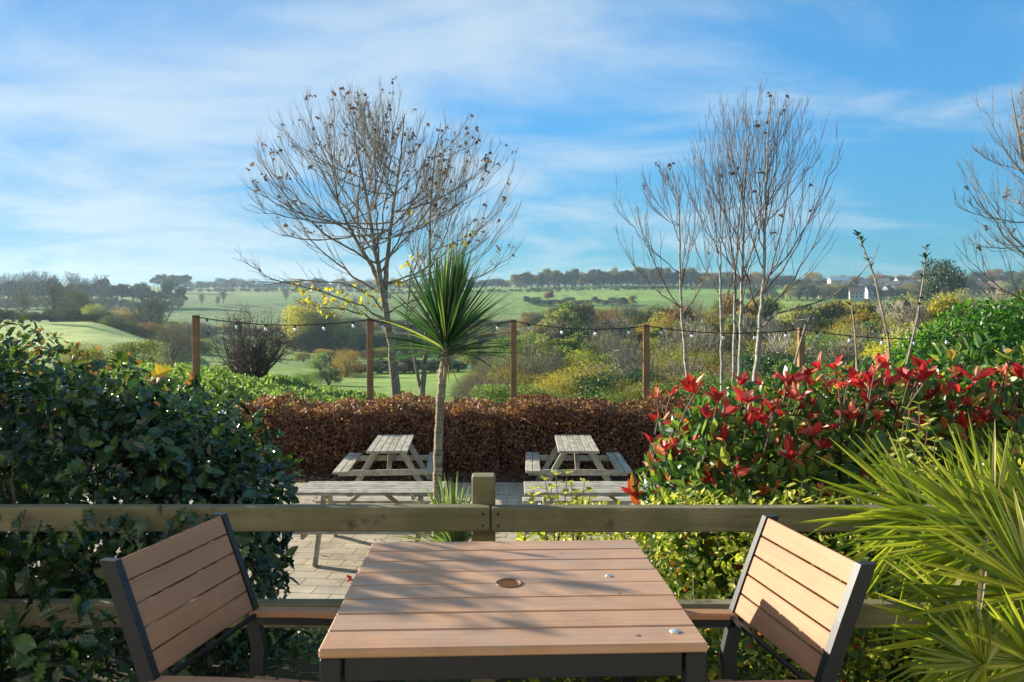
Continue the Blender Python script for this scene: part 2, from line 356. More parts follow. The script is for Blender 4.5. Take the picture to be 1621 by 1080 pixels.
def shell(blobs, n, thick=.35, r=rng):
    """points near the outer surface of a union of ellipsoids (cx,cy,cz,rx,ry,rz)"""
    B = np.asarray(blobs, float); area = (B[:, 3]*B[:, 4]+B[:, 4]*B[:, 5]+B[:, 3]*B[:, 5]); pr = area/area.sum()
    P_, N_ = [], []; got = 0
    while got < n:
        k = r.choice(len(B), n*2, p=pr); u = rdir(n*2, r); rr = 1-thick*r.random(n*2)**1.6
        p = B[k, :3]+u*B[k, 3:]*rr[:, None]; nn = nrm(u/B[k, 3:])
        ok = np.ones(len(p), bool)
        for j in range(len(B)):
            q = (((p-B[j, :3])/B[j, 3:])**2).sum(1); ok &= (q > (1-thick)**2) | (k == j)
        p, nn = p[ok], nn[ok]; P_.append(p); N_.append(nn); got += len(p)
    return np.concatenate(P_)[:n], np.concatenate(N_)[:n]

# ------------------------------------------------------------------ terrain
colx = np.array([-500, 0, 130, 260, 330, 420, 560, 700, 800, 1000, 1200, 1400, 1621, 2100.])
Ds = np.array([14, 17, 20, 25, 35, 60, 90, 120, 160, 200, 260, 350, 450, 550, 700, 900, 1300, 3000.])
YT = {  # image rows of the ground by column, one per distance
 -500: [690,625,590,572,575,575,548,526,506,508,503,490,478,466,452,447,456,500],
    0: [700,630,590,568,575,580,550,526,508,512,505,491,478,467,455,449,456,500],
  130: [700,645,606,588,590,590,553,530,510,516,507,492,480,468,457,451,456,500],
  260: [700,655,612,590,596,600,562,546,541,536,524,502,484,471,461,456,458,500],
  330: [700,660,616,592,600,612,588,572,560,549,530,504,485,471,462,457,459,500],
  420: [705,674,632,608,614,622,596,580,568,556,536,508,488,473,462,457,459,500],
  560: [710,680,652,632,632,624,602,586,572,560,540,510,488,473,463,457,459,500],
  700: [715,690,672,668,650,626,602,586,573,561,541,512,489,473,462,457,459,500],
  800: [715,690,675,672,655,630,606,590,578,566,546,514,490,473,460,455,458,500],
 1000: [715,690,675,672,655,632,610,594,582,570,550,518,492,474,457,452,456,500],
 1200: [715,690,670,665,650,630,608,592,580,568,548,518,493,476,460,451,456,500],
 1400: [710,680,660,650,640,622,602,588,576,564,545,518,494,478,462,447,456,500],
 1621: [700,660,640,630,620,605,590,578,568,558,540,515,492,474,458,442,452,500],
 2100: [690,640,620,600,590,580,570,560,555,548,530,508,488,470,455,440,450,500]}
YA = np.array([YT[int(c)] for c in colx], float)
def smooth01(t): t = np.clip(t, 0, 1); return t*t*(3-2*t)
def gz(X, Y):
    X = np.asarray(X, float); Y = np.asarray(Y, float); X, Y = np.broadcast_arrays(X, Y)
    near = np.where(Y < 2.95, -.06, np.where(Y < 6.6, -.06-1.21*smooth01((Y-2.95)/3.4), -1.27))
    Yc = np.maximum(Y, 14.0); px = np.clip(CX+X/Yc*F, -499, 2099); ld = np.log(np.minimum(Yc, 2999)); LD = np.log(Ds)
    ci = np.clip(np.searchsorted(colx, px)-1, 0, len(colx)-2); tx = smooth01((px-colx[ci])/(colx[ci+1]-colx[ci]))
    di = np.clip(np.searchsorted(LD, ld)-1, 0, len(Ds)-2); td = (ld-LD[di])/(LD[di+1]-LD[di]); 
    def hz(c):
        ga = lambda k: YA[c, np.clip(k, 0, len(Ds)-1)]
        p0, p1, p2, p3 = ga(di-1), ga(di), ga(di+1), ga(di+2)          # Catmull-Rom in log distance
        return .5*((2*p1)+(-p0+p2)*td+(2*p0-5*p1+4*p2-p3)*td**2+(-p0+3*p1-3*p2+p3)*td**3)
    y = hz(ci)*(1-tx)+hz(ci+1)*tx
    far = EYE+(HY-y)/F*Yc
    far = far+np.sin(X*.11+1)*np.sin(Y*.07)*.25*smooth01((Y-40)/60)
    s_ = smooth01((Y-13.9)/2.2)
    return near*(1-s_)+far*s_
ys = np.concatenate([[-60, -20, -5, 0, 2], np.arange(2.9, 16.5, .3), np.geomspace(16.8, 1320, 330)])
ss = np.linspace(-1.25, 1.25, 340)
SX, SY = np.meshgrid(ss, ys); GX = SX*(12+np.maximum(SY, 0)); GZ = gz(GX, SY)
nr, ncl = GX.shape
idx = np.arange(nr*ncl).reshape(nr, ncl)
TQ = np.stack([idx[:-1, :-1], idx[:-1, 1:], idx[1:, 1:], idx[1:, :-1]], -1).reshape(-1, 4)
ter = obj('ground', mesh_np('ground', np.stack([GX, SY, GZ], -1).reshape(-1, 3), TQ, True), None); tag(ter, kind='structure')
# field cover: real differences of crop and soil, by patch
pxg = CX+GX/np.maximum(SY, 1)*F
def patch(col, mask):
    m = mask[..., None]; return lambda A: A*(1-m)+np.array(col)*m
C = np.zeros((nr, ncl, 3))+np.array([.22, .33, .06])
def sm(v, a, b): return smooth01((v-a)/(b-a))
def band(lo, hi, e=.08): l = np.log(np.maximum(SY, 1)); return sm(l, np.log(lo)-e, np.log(lo)+e)*(1-sm(l, np.log(hi)-e, np.log(hi)+e))
for c_, mk in [((.10, .085, .045), band(1, 30)), ((.16, .26, .05), band(17, 36)*(1-sm(pxg, 520, 620))),
               ((.26, .38, .08), band(60, 108, .02)), ((.16, .26, .06), band(122, 158, .02)),
               ((.15, .24, .06), band(200, 620)), ((.20, .31, .06), band(250, 600)*sm(pxg, 600, 760)),
               ((.26, .23, .11), band(330, 380, .03)*sm(pxg, 760, 800)*(1-sm(pxg, 880, 920))),
               ((.34, .44, .12), band(84, 158, .03)*(1-sm(pxg, 250, 290))),
               ((.32, .42, .11), band(205, 262, .03)*(1-sm(pxg, 80, 160))),
               ((.07, .07, .035), band(40, 330)*sm(pxg, 760, 880)),
               ((.26, .40, .08), band(520, 800, .05)*sm(pxg, 800, 850)),
               ((.20, .27, .09), band(640, 850, .05)*(1-sm(pxg, 600, 640)))]:
    C = patch(c_, mk)(C)
tl = np.abs(((GX+.22*SY+3) % 27)-13.5); tl = (np.exp(-((tl-2.2)/1.0)**2))*band(275, 520, .03)*(1-sm(pxg, 470, 500))
C = C*(1-.42*tl[..., None]); st = (np.sin(GX*.35+SY*.02) > 0)*band(560, 800, .03)*sm(pxg, 800, 850); C = C*(1-.10*st[..., None])
ca = ter.data.color_attributes.new('cover', 'FLOAT_COLOR', 'POINT')
ca.data.foreach_set('color', np.concatenate([C.reshape(-1, 3), np.ones((nr*ncl, 1))], 1).astype(np.float32).ravel())
m, nt2, p = newmat('field_ground'); at = N(nt2, 'ShaderNodeAttribute'); at.attribute_name = 'cover'; gp = N(nt2, 'ShaderNodeNewGeometry').outputs['Position']
n_a = noise(nt2, gp, .02, 8, .65); n_b = noise(nt2, gp, .4, 6, .7); n_c = noise(nt2, mapping(nt2, gp, (.35, .01, .2), (0, 0, R(14))), 1.0, 2)
c = mixc(nt2, .7, at.outputs[0], ramp(nt2, n_a, [(.3, (.66, .72, .7)), (.7, (1.3, 1.2, 1.15))]), 'MULTIPLY')
c = mixc(nt2, .8, c, ramp(nt2, n_b, [(.3, (.5, .52, .5)), (.7, (1.35, 1.3, 1.2))]), 'MULTIPLY'); n_d = noise(nt2, gp, .09, 6, .7); c = mixc(nt2, .55, c, ramp(nt2, n_d, [(.35, (.68, .70, .62)), (.62, (1.22, 1.18, 1.1))]), 'MULTIPLY')
c = mixc(nt2, .35, c, ramp(nt2, n_c, [(.40, (.6, .6, .55)), (.55, (1.15,)*3)]), 'MULTIPLY')
L(nt2, c, p.inputs['Base Color']); p.inputs['Roughness'].default_value = .9; p.inputs['Specular IOR Level'].default_value = .15
L(nt2, bump(nt2, n_b, .5, .3), p.inputs['Normal']); ter.data.materials.append(m)

# terrace slab under the table and block-paved patio below
def paving_mat(name, c1, c2, mortar, scale, bw=.2, bh=.1, rot=0):
    m, nt, p = newmat(name); o = mapping(nt, N(nt, 'ShaderNodeTexCoord').outputs['Object'], (1, 1, 1), (0, 0, rot))
    b = N(nt, 'ShaderNodeTexBrick'); b.inputs['Scale'].default_value = 1; b.inputs['Brick Width'].default_value = bw; b.inputs['Row Height'].default_value = bh
    b.inputs['Mortar Size'].default_value = .006; b.inputs['Mortar Smooth'].default_value = .3
    b.inputs['Color1'].default_value = (*c1, 1); b.inputs['Color2'].default_value = (*c2, 1); b.inputs['Mortar'].default_value = (*mortar, 1); L(nt, o, b.inputs['Vector'])
    n = noise(nt, o, 2.2, 7, .65); c = mixc(nt, .8, b.outputs[0], ramp(nt, n, [(.3, (.55, .53, .5)), (.68, (1.2,)*3)]), 'MULTIPLY')
    L(nt, c, p.inputs['Base Color']); p.inputs['Roughness'].default_value = .85; p.inputs['Specular IOR Level'].default_value = .2
    h = M(nt, 'ADD', M(nt, 'MULTIPLY', b.outputs['Fac'], -1.0), M(nt, 'MULTIPLY', noise(nt, o, 40, 4), .3)); L(nt, bump(nt, h, .6, .006), p.inputs['Normal']); return m
mb = MB(); mb.box((0, -2.6, -.03), (14, 11, .06), bev=.004)
tag(mb.build('terrace', paving_mat('terrace_slabs', (.30, .27, .22), (.36, .32, .26), (.12, .11, .09), 1, .6, .6)), kind='structure')
mb = MB(); mb.box((0, 9.85, -1.26), (13, 6.3, .06), bev=.004)
tag(mb.build('paving', paving_mat('block_paving', (.50, .42, .30), (.42, .36, .27), (.13, .11, .07), 1, .42, .21, R(6))), kind='structure')

# unseen cream house front, added behind the camera to bounce sunlight forward
hz_ = thing('bounce_house_front', 'unseen cream house front with sash windows, added behind the camera to bounce sunlight', 'house', (0, -3.4, 0))
mb = MB(); yw = -3.4
wx = [(-5.2, -4.0), (-1.9, -.7), (1.4, 2.6), (4.7, 5.9)]; xe = [-8]+[v for a_ in wx for v in a_]+[8]
for i in range(0, len(xe), 2): mb.box(((xe[i]+xe[i+1])/2, yw-.15, 2.7), (xe[i+1]-xe[i], .3, 5.4))
for a_, b_ in wx:
    for z0_, z1_ in ((0, .9), (2.1, 3.5), (4.7, 5.4)): mb.box(((a_+b_)/2, yw-.15, (z0_+z1_)/2), (b_-a_, .296, z1_-z0_))
mb.build('wall', plain('cream_bounce_wall', (.72, .66, .54), .85, 0, .2, .06, 6), hz_, world=True)
for a_, b_ in wx:
    for z0_, z1_ in ((.9, 2.1), (3.5, 4.7)):
        mb = MB(); xc, zc = (a_+b_)/2, (z0_+z1_)/2; ww, hh_ = b_-a_, z1_-z0_
        for s_ in (-1, 1): mb.box((xc+s_*(ww/2-.03), yw-.1, zc), (.06, .06, hh_)); mb.box((xc, yw-.1, zc+s_*(hh_/2-.03)), (ww-.12, .055, .06))
        mb.box((xc, yw-.1, zc), (ww-.12, .05, .04)); wf = mb.build('window', plain('window_paint', (.75, .75, .72), .4), hz_, world=True)
        mb = MB(); mb.box((xc, yw-.13, zc), (ww-.02, .01, hh_-.02)); mb.build('pane', plain('dark_pane', (.03, .035, .04), .08), wf, world=True)
mb = MB()
for k_ in range(2): mb.beam((0, yw+.35-3.0*k_, 5.25 if k_ == 0 else 7.6), (0, yw-2.5, 7.75) if k_ == 0 else (0, yw-5.6, 5.25), 16.4, .12, up=(0, 1 if k_ == 0 else -1, 1), bev=0)
mb.build('roof', plain('house_slate', (.09, .09, .10), .6), hz_, world=True)

# ------------------------------------------------------------------ dining table
def rz3(a): return np.array([[cos(a), -sin(a), 0], [sin(a), cos(a), 0], [0, 0, 1]])
T = thing('outdoor_table', 'square brown slatted table with charcoal legs and a parasol hole in the middle', 'table', (-.008, 1.918, 0), R(2.2))
TW, TD = .800, .755
for k in range(8):
    b = MB(); y = -TD/2+TD/8*(k+.5); h = TD/8-.0045
    if k in (3, 4):      # slats cut round the parasol hole
        hw = .028; yy = -1 if k == 3 else 1; ye = yy*(-1)  # side facing the hole
        n = 12; xs = np.concatenate([[-TW/2], -hw*np.cos(np.linspace(0, pi, n)), [TW/2]])
        edge = y+(h/2)*(1 if k == 3 else -1); other = y-(h/2)*(1 if k == 3 else -1)
        dip = np.concatenate([[0], np.sin(np.linspace(0, pi, n))*hw, [0]])
        ys_ = edge-(dip if k == 3 else -dip)
        top = np.stack([xs, ys_, np.full(n+2, .75)], 1); low = top-[0, 0, .02]; top2 = np.stack([xs, np.full(n+2, other), np.full(n+2, .75)], 1); low2 = top2-[0, 0, .02]
        q = n+2; V = np.concatenate([top, top2, low, low2]); Q = []
        for i in range(q-1):
            a = [[i, i+1, q+i+1, q+i], [2*q+i, 3*q+i, 3*q+i+1, 2*q+i+1], [i, 2*q+i, 2*q+i+1, i+1], [q+i, q+i+1, 3*q+i+1, 3*q+i]]
            Q += a if k == 4 else [f[::-1] for f in a]
        Q += [[0, q, 3*q, 2*q], [q-1, 3*q-1, 4*q-1, 2*q-1]]
        b.add(V, Q)
    else: b.box((0, y, .74), (TW, h, .02), bev=.0035)
    b.build('slat', MT['deck'], T)
b = MB(); b.lathe([(.027, .7475), (.030, .7475), (.030, .752), (.034, .7525), (.034, .7505)], (0, 0, 0), 24); b.build('parasol_ring', plain('bronze_ring', (.16, .085, .04), .4), T, smooth=True)
b = MB()
for s in (-1, 1):
    b.box((0, s*(TD/2-.03), .703), (TW-.10, .03, .052), bev=.002)
    b.box((s*(TW/2-.028), 0, .703), (.03, TD-.10, .052), bev=.002)
b.box((-.12, 0, .716), (.03, TD-.1, .025), bev=.002); b.box((.12, 0, .716), (.03, TD-.1, .025), bev=.002)
b.build('frame', MT['charcoal'], T)
for sx in (-1, 1):
    for sy in (-1, 1):
        b = MB(); b.box((sx*(TW/2-.024), sy*(TD/2-.026), .3645), (.044, .044, .729), bev=.003); b.build('leg', MT['charcoal'], T)
for x, y, r_ in ((.345, -.315, .0105), (.262, .045, .0085)):
    b = MB(); b.lathe([(.0001, .7536), (r_*.8, .7534), (r_, .7522), (r_, .7502)], (x, y, 0), 18); b.build('metal_disc', plain('zinc', (.62, .66, .68), .3, .6), T, smooth=True)

# ------------------------------------------------------------------ chairs
def make_chair():
    t = thing('armchair', None, 'chair')
    W = .455
    zs = np.array([0, .25, .44, .56, .70, .835]); ysb = np.array([-.235, -.20, -.185, -.215, -.268, -.322])
    def yb(z): return float(np.interp(z, zs, ysb))
    for s in (-1, 1):
        b = MB(); V = []; hw = .0115; hd = .021
        zz_ = np.array([0, .12, .25, .36, .44, .50, .56, .63, .70, .77, .835])
        from_ = np.interp(zz_, zs, ysb)
        for z, y in zip(zz_, from_):
            for dx, dy in ((-hw, -hd), (hw, -hd), (hw, hd), (-hw, hd)): V.append((s*W/2+dx, y+dy, z))
        n = len(zz_); Q = [[i*4+j, i*4+(j+1) % 4, i*4+4+(j+1) % 4, i*4+4+j] for i in range(n-1) for j in range(4)]+[[0, 3, 2, 1], [n*4-4, n*4-3, n*4-2, n*4-1]]
        b.add(V, Q); b.build('back_post', MT['charcoal'], t)
        b = MB(); b.box((s*W/2, .225, .2725), (.023, .042, .545), bev=.002); b.build('front_leg', MT['charcoal'], t)
        # arm: charcoal tube under a brown plank, gently arched
        ya = np.linspace(-.205, .25, 9); za = .524+.018*np.sin(np.linspace(0, 1, 9)*pi*.62)
        b = MB()
        for i in range(8): b.beam((s*W/2, ya[i], za[i]), (s*W/2, ya[i+1]+.001, za[i+1]), .023, .026, bev=0)
        arm = b.build('arm', MT['charcoal'], t)
        b = MB(); V = []
        for y, z in zip(ya, za):
            for dx, dz in ((-.024, .014), (.024, .014), (.024, .026), (.018, .030), (-.018, .030), (-.024, .026)): V.append((s*W/2+dx, y, z+dz))
        Q = [[i*6+j, i*6+(j+1) % 6, i*6+6+(j+1) % 6, i*6+6+j] for i in range(1 if False else 0, 8) for j in range(6)]
        b.add(V, Q); e = len(ya)*6
        b.T.append(np.array([[0, 2, 1], [0, 3, 2], [0, 4, 3], [0, 5, 4], [e-6, e-5, e-4], [e-6, e-4, e-3], [e-6, e-3, e-2], [e-6, e-2, e-1]]))
        b.build('arm_rest', MT['deck_y'], arm)
    z0, z1 = .553, .832; n = 5; hh = (z1-z0)/n
    for i in range(n):
        a = z0+i*hh+.002; c_ = z0+(i+1)*hh-.002; b = MB()
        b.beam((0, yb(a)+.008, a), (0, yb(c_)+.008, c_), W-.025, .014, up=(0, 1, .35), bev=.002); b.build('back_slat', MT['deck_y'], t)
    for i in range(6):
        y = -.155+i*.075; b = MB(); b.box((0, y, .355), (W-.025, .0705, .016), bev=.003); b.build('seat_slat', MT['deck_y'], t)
    b = MB()
    for s in (-1, 1): b.box((s*(W/2-.02), .03, .334), (.016, .42, .024))
    b.box((0, -.18, .332), (W-.03, .02, .026)); b.box((0, .236, .332), (W-.03, .018, .026)); b.box((0, -.187, .545), (W-.024, .012, .010))
    b.build('seat_frame', MT['charcoal'], t)
    return t
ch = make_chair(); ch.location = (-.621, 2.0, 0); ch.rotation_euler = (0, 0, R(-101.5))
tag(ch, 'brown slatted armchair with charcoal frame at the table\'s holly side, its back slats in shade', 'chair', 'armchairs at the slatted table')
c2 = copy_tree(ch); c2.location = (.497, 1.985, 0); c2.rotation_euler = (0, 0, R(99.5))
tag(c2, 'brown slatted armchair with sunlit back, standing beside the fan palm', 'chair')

# ------------------------------------------------------------------ knee-rail fence
fe = thing('rail_fence', 'low mossy timber fence of square posts and two rails behind the slatted table', 'fence', (-.107, 2.83, 0))
for x in (-2.05, -.107, 1.80):
    b = MB(); b.box((x, 2.838, .29), (.088, .088, 1.105), bev=.006); b.build('post', MT['fence'], fe, world=True)
def rail(x0, x1, zc, ang=0):
    b = MB(); b.box(((x0+x1)/2, 2.757, zc), (x1-x0, .058, .088), rz3(ang), bev=.005); return b.build('rail', MT['fence'], fe, world=True)
rail(-3.2, -.0795, .701); rail(-.0755, 2.9, .699); rail(-3.2, -.079, .352); rail(-.0755, 2.9, .350)
for x in (-.105, -.05):
    for z in (.722, .680):
        b = MB(); a = np.array([x, 2.7285, z]); b.tube([a, a-[0, .003, 0]], [.0055, .005], 8); b.build('bolt', MT['black'], fe, world=True)

# ------------------------------------------------------------------ picnic tables on the paving
def make_picnic():
    t = thing('picnic_table', None, 'picnic table')
    Lh, Wd = 1.66, .62
    n = 6; b = MB()
    for i in range(n):
        x = -Wd/2+Wd/n*(i+.5); b.box((x, rng.normal()*.004, .722), (Wd/n-.009, Lh, .036), bev=.004)
    b.build('tabletop', MT['picnic'], t)
    for s in (-1, 1):
        b = MB()
        for q in (0, 1): b.box((s*(.66+q*.118-.03), 0, .422), (.108, Lh, .034), bev=.004)
        b.build('bench', MT['picnic'], t)
    for e in (-1, 1):
        y = e*(Lh/2-.28)
        for s in (-1, 1):
            b = MB(); b.beam((s*.19, y+.024*s, .700), (s*.60, y+.024*s, 0.0), .04, .088, up=(1, 0, .6)); b.build('leg', MT['picnic'], t)
        b = MB(); b.box((0, y-.047*e, .678), (Wd-.04, .036, .05), bev=.003); b.box((0, y+.072*e, .378), (1.50, .036, .088), bev=.003); b.build('crossbar', MT['picnic'], t)
        b = MB(); b.beam((0, y*.93-.02*e, .38), (0, y*.18, .695), .07, .035); b.build('brace', MT['picnic'], t)
    for e in (-1, 1):
        for s in (-1, 1):
            b = MB(); a = np.array([s*.22, e*(Lh/2-.28)+.05*e, .66]); b.tube([a, a+[0, .012*e, 0]], .012, 8); b.build('bolt', MT['steel'], t)
    return t
pt = make_picnic(); ZP = -1.23
spots = [((-1.93, 12.1), 4, 'weathered picnic table end-on against the beech hedge, on the holly side of the palm trunk'),
         ((1.02, 12.1), -1.2, 'weathered picnic table end-on against the beech hedge, on the photinia side of the palm trunk'),
         ((-1.62, 8.8), 90, 'weathered picnic table seen along its length, standing between the holly and the palm trunk'),
         ((.97, 8.8), 90.5, 'weathered picnic table seen along its length, partly hidden by the red-leaved bush')]
for i, ((x, y), a, lab) in enumerate(spots):
    o = pt if i == 0 else copy_tree(pt); o.location = (x, y, ZP); o.rotation_euler = (0, 0, R(a)); tag(o, lab, 'picnic table', 'picnic tables on the lower patio')

# ------------------------------------------------------------------ beech hedge
hb = (-5.0, 5.6, 13.35, 15.4, -1.27, -.10)
hd = thing('beech_hedge', 'long clipped beech hedge in copper brown winter leaf behind the picnic tables', 'hedge', (0, 14.3, -1.27))
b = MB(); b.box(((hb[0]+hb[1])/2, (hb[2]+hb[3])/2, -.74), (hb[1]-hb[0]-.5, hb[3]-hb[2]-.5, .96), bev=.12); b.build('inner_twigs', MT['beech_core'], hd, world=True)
def hedge_pts(n, box, r=rng):
    x0, x1, y0, y1, z0, z1 = box; nf = int(n*.55)
    f = np.stack([r.uniform(x0, x1, nf), y0+np.abs(r.normal(size=nf))*.09, r.uniform(z0, z1, nf)], 1); fn = np.tile([0, -1., .15], (nf, 1))
    nt_ = n-nf; t_ = np.stack([r.uniform(x0, x1, nt_), r.uniform(y0, y1, nt_), z1-np.abs(r.normal(size=nt_))*.07], 1); tn = np.tile([0, -.2, 1.], (nt_, 1))
    p = np.concatenate([f, t_]); nn = np.concatenate([fn, tn])
    bmp = .05*np.sin(p[:, 0]*2.3)+.04*np.sin(p[:, 0]*5.1+p[:, 2]*4)+.03*np.sin(p[:, 0]*11+p[:, 1]*5)
    p[:, 1] += bmp*np.abs(nn[:, 1]); top = (p[:, 2]-z0)/(z1-z0)
    p[:, 2] += bmp*1.2*top
    p[:nf, 1] += .10*(top[:nf]**6)
    return p, nn
p, nn = hedge_pts(46000, hb); m_ = len(p)
d = nrm(rdir(m_)+nn*.3+[0, 0, -.2]); V, Fc = leaves('diamond', p, d, nrm(nn+rdir(m_)*.8), rng.uniform(.04, .075, m_), 1.25)
wobj('foliage', V, Fc, MT['beech'], hd)
# loose shoots sticking out of the top
b = MB()
for k in range(150):
    x = rng.uniform(-4.6, 5.2); y = rng.uniform(13.4, 15.2); h = rng.uniform(.05, .16)
    b.tube([(x, y, -.16), (x+rng.normal()*.03, y, -.12+h)], [.004, .002], 3, False)
tag(b.build('shoots', MT['twig'], hd, world=True), kind='stuff')
# soil strip and leaf litter at its foot
mb = MB(); mb.box((0, 13.3, -1.245), (12, 1.5, .06), bev=.01); tag(mb.build('soil_bed', MT['soil']), kind='structure')
n = 2600; xy = np.stack([rng.uniform(-4.5, 4.5, n), 13.4-np.abs(rng.normal(size=n))*.55], 1)
V, Fc = leaves('diamond', np.column_stack([xy, np.full(n, -1.208)+rng.random(n)*.02]), nrm(rdir(n)*[1, 1, .15]), nrm(rdir(n)*.4+[0, 0, 1]), rng.uniform(.04, .08, n), 1.3)
tag(wobj('leaf_litter', V, Fc, MT['beech']), 'fallen copper leaves strewn along the foot of the beech hedge', 'leaf litter', kind='stuff')
n = 230; xy = np.stack([rng.uniform(-3.2, 3.0, n), rng.uniform(6.9, 12.6, n)], 1)
V, Fc = leaves('diamond', np.column_stack([xy, np.full(n, -1.222)+rng.random(n)*.02]), nrm(rdir(n)*[1, 1, .15]), nrm(rdir(n)*.5+[0, 0, 1]), rng.uniform(.03, .07, n), 1.2)
tag(wobj('fallen_leaves', V, Fc, MT['brown_leaf']), 'small dry leaves scattered over the block paving', 'fallen leaves', kind='stuff')
for px, py, dd, mt, lab in ((548, 921, None, 'phot_red', 'curled red leaf lying alone on the pale paving beside the chair arm'),):
    D = F*2.63/(py-HY); c = P(px, py, D); V, Fc = leaves('oval', np.array([c, c+[.03, .02, .01]]), np.array([[1, .4, .2], [-.3, 1, .3]]), np.array([[0, 0, 1.], [.3, 0, 1]]), .11, 1.2)
    tag(wobj('fallen_leaf', V, Fc, MT[mt], base=c), lab, 'leaf')

# ------------------------------------------------------------------ light posts and string of bulbs
PX = [(-30, 492), (310, 499), (586, 504), (813, 506), (1023, 514), (1268, 519), (1522, 530)]
DP = 16.2; tops = []
names = ['with its foot hidden behind the holly', 'close beside the tall bare tree trunk', 'rising alone from the hedge beside the palm crown', 'just short of the row of slim bare saplings', 'between the slim saplings and the yellow bush', 'in front of the bright green laurel']
for i, (x, y) in enumerate(PX):
    c = P(x, y, DP); tops.append(c)
    if i == 0: continue
    t = thing('light_post', 'square timber light post '+names[i-1], 'post', (c[0], DP, -1.6), 0, 'timber posts carrying the string lights')
    wd = .125; lean = (.03 if i == 1 else 0)
    b = MB(); b.beam((c[0]+lean, DP, -1.6), (c[0], DP, c[2]), wd, wd, up=(0, 1, 0), bev=.008); b.build('timber', MT['post'], t, world=True)
    b = MB(); b.tube([(c[0], DP-.07, c[2]-.04), (c[0], DP-.10, c[2]-.04), (c[0], DP-.10, c[2]-.01)], .006, 5); b.build('hook', MT['black'], t, world=True)
sl = thing('string_lights', 'black cable of clear festoon bulbs strung from post to post behind the beech hedge', 'string lights', tuple(tops[1]))
b = MB(); bulbs = []
for i in range(len(tops)-1):
    a, e = tops[i]+[0, -.10, -.03], tops[i+1]+[0, -.10, -.03]
    if i == 0: continue
    n = 24; t_ = np.linspace(0, 1, n+1); sag = .15 if i < 3 else .12
    pts = a+(e-a)*t_[:, None]; pts[:, 2] -= sag*4*t_*(1-t_)
    b.tube(pts, .011, 5)
    nb = max(4, int(round(np.linalg.norm(e-a)/.655)))
    for q in range(nb):
        tt = (q+.45)/nb; pp = a+(e-a)*tt; pp[2] -= sag*4*tt*(1-tt); bulbs.append(pp)
# a last span running on past the laurel
a, e = tops[-1]+[0, -.1, -.03], P(1800, 545, DP-.1); t_ = np.linspace(0, 1, 20); pts = a+(e-a)*t_[:, None]; pts[:, 2] -= .5*t_*(1-t_); b.tube(pts, .011, 5)
for q in range(4): tt = (q+.45)/5; pp = a+(e-a)*tt; pp[2] -= .5*tt*(1-tt); bulbs.append(pp)
b.build('cable', MT['black'], sl, world=True)
b = MB(); prof = [(.004, -.145), (.018, -.139), (.028, -.12), (.030, -.102), (.026, -.08), (.018, -.062), (.016, -.055)]
b.lathe(prof[::-1], (0, 0, 0), 12); bulb_me = mesh_np('bulb', *b.get(), smooth=True)
b = MB(); b.lathe([(.0, .006), (.021, .004), (.024, -.03), (.022, -.06), (.0, -.062)], (0, 0, 0), 10); sock_me = mesh_np('socket', *b.get(), smooth=True)
for pp in bulbs:
    o = obj('bulb', bulb_me, MT['bulb'], sl, tuple(pp-np.array(sl.location))); obj('socket', sock_me, MT['black'], o)

# ------------------------------------------------------------------ holly
hl = thing('holly_bush', 'large dark glossy spiny-leaved holly bush spilling through the low fence', 'shrub', (-2.2, 3.9, -.3))
HB = [(-2.9, 3.6, .42, 1.35, 1.0, .88), (-2.2, 3.7, .40, .9, .95, .83), (-1.85, 3.75, .25, .72, .85, .85), (-1.68, 3.85, .12, .38, .7, .80),
      (-1.9, 3.35, -.05, .75, .62, .75), (-2.05, 3.3, .35, .62, .5, .84), (-1.72, 3.3, .30, .38, .42, .76), (-1.40, 3.5, .25, .36, .4, .84), (-1.75, 3.25, .38, .32, .34, .84), (-2.98, 3.45, .60, .55, .60, 1.24), (-1.75, 2.60, .08, .66, .13, .47), (-2.6, 2.62, .35, .45, .42, 1.0), (-2.68, 3.15, .5, .34, .32, 1.18), (-3.3, 2.5, .3, .8, .5, 1.4), (-3.0, 2.95, -.05, 1.15, .55, 1.15), (-1.75, 3.2, -.1, .48, .5, .6), (-2.75, 5.0, .2, 1.25, 1.3, .84), (-3.8, 4.6, .5, 1.4, 1.6, .95)]  # includes taller out-of-view lobes added to cast shade on the table
p, nn = shell(HB, 32000, .42); p[:, 2] += .05*np.sin(p[:, 0]*7)+.05*np.sin(p[:, 1]*6+p[:, 0]*3)
keep = (p[:, 1] > 2.93) | ((p[:, 0] < -1.2) & (p[:, 1] > 2.2)) ; keep &= (p[:, 1] > 2.88) | (p[:, 1] < 2.71) | (p[:, 0] < -3.3)
keep &= ~((p[:, 0] > -1.25) & (p[:, 2] < -.2) & (p[:, 1] > 3.3))
p, nn = p[keep], nn[keep]; m_ = len(p)
d = nrm(nn*.45+rdir(m_)*.8+[0, 0, -.25]); nv_ = nrm(nn+rdir(m_)*.6+[0, -.1, .35]); sz_ = .04+.07*rng.random(m_)**1.5; hf = rng.random(m_) < .55
VA, FA = leaves('holly', p[hf], d[hf], nv_[hf], sz_[hf], rng.uniform(.8, 1.15, hf.sum())); VB, FB = leaves('oval', p[~hf], d[~hf], nv_[~hf], sz_[~hf], rng.uniform(1.0, 1.5, (~hf).sum()))
V = np.concatenate([VA, VB]); Fc = np.concatenate([FA, FB+len(VA)])
wobj('foliage', V, Fc, MT['holly'], hl)
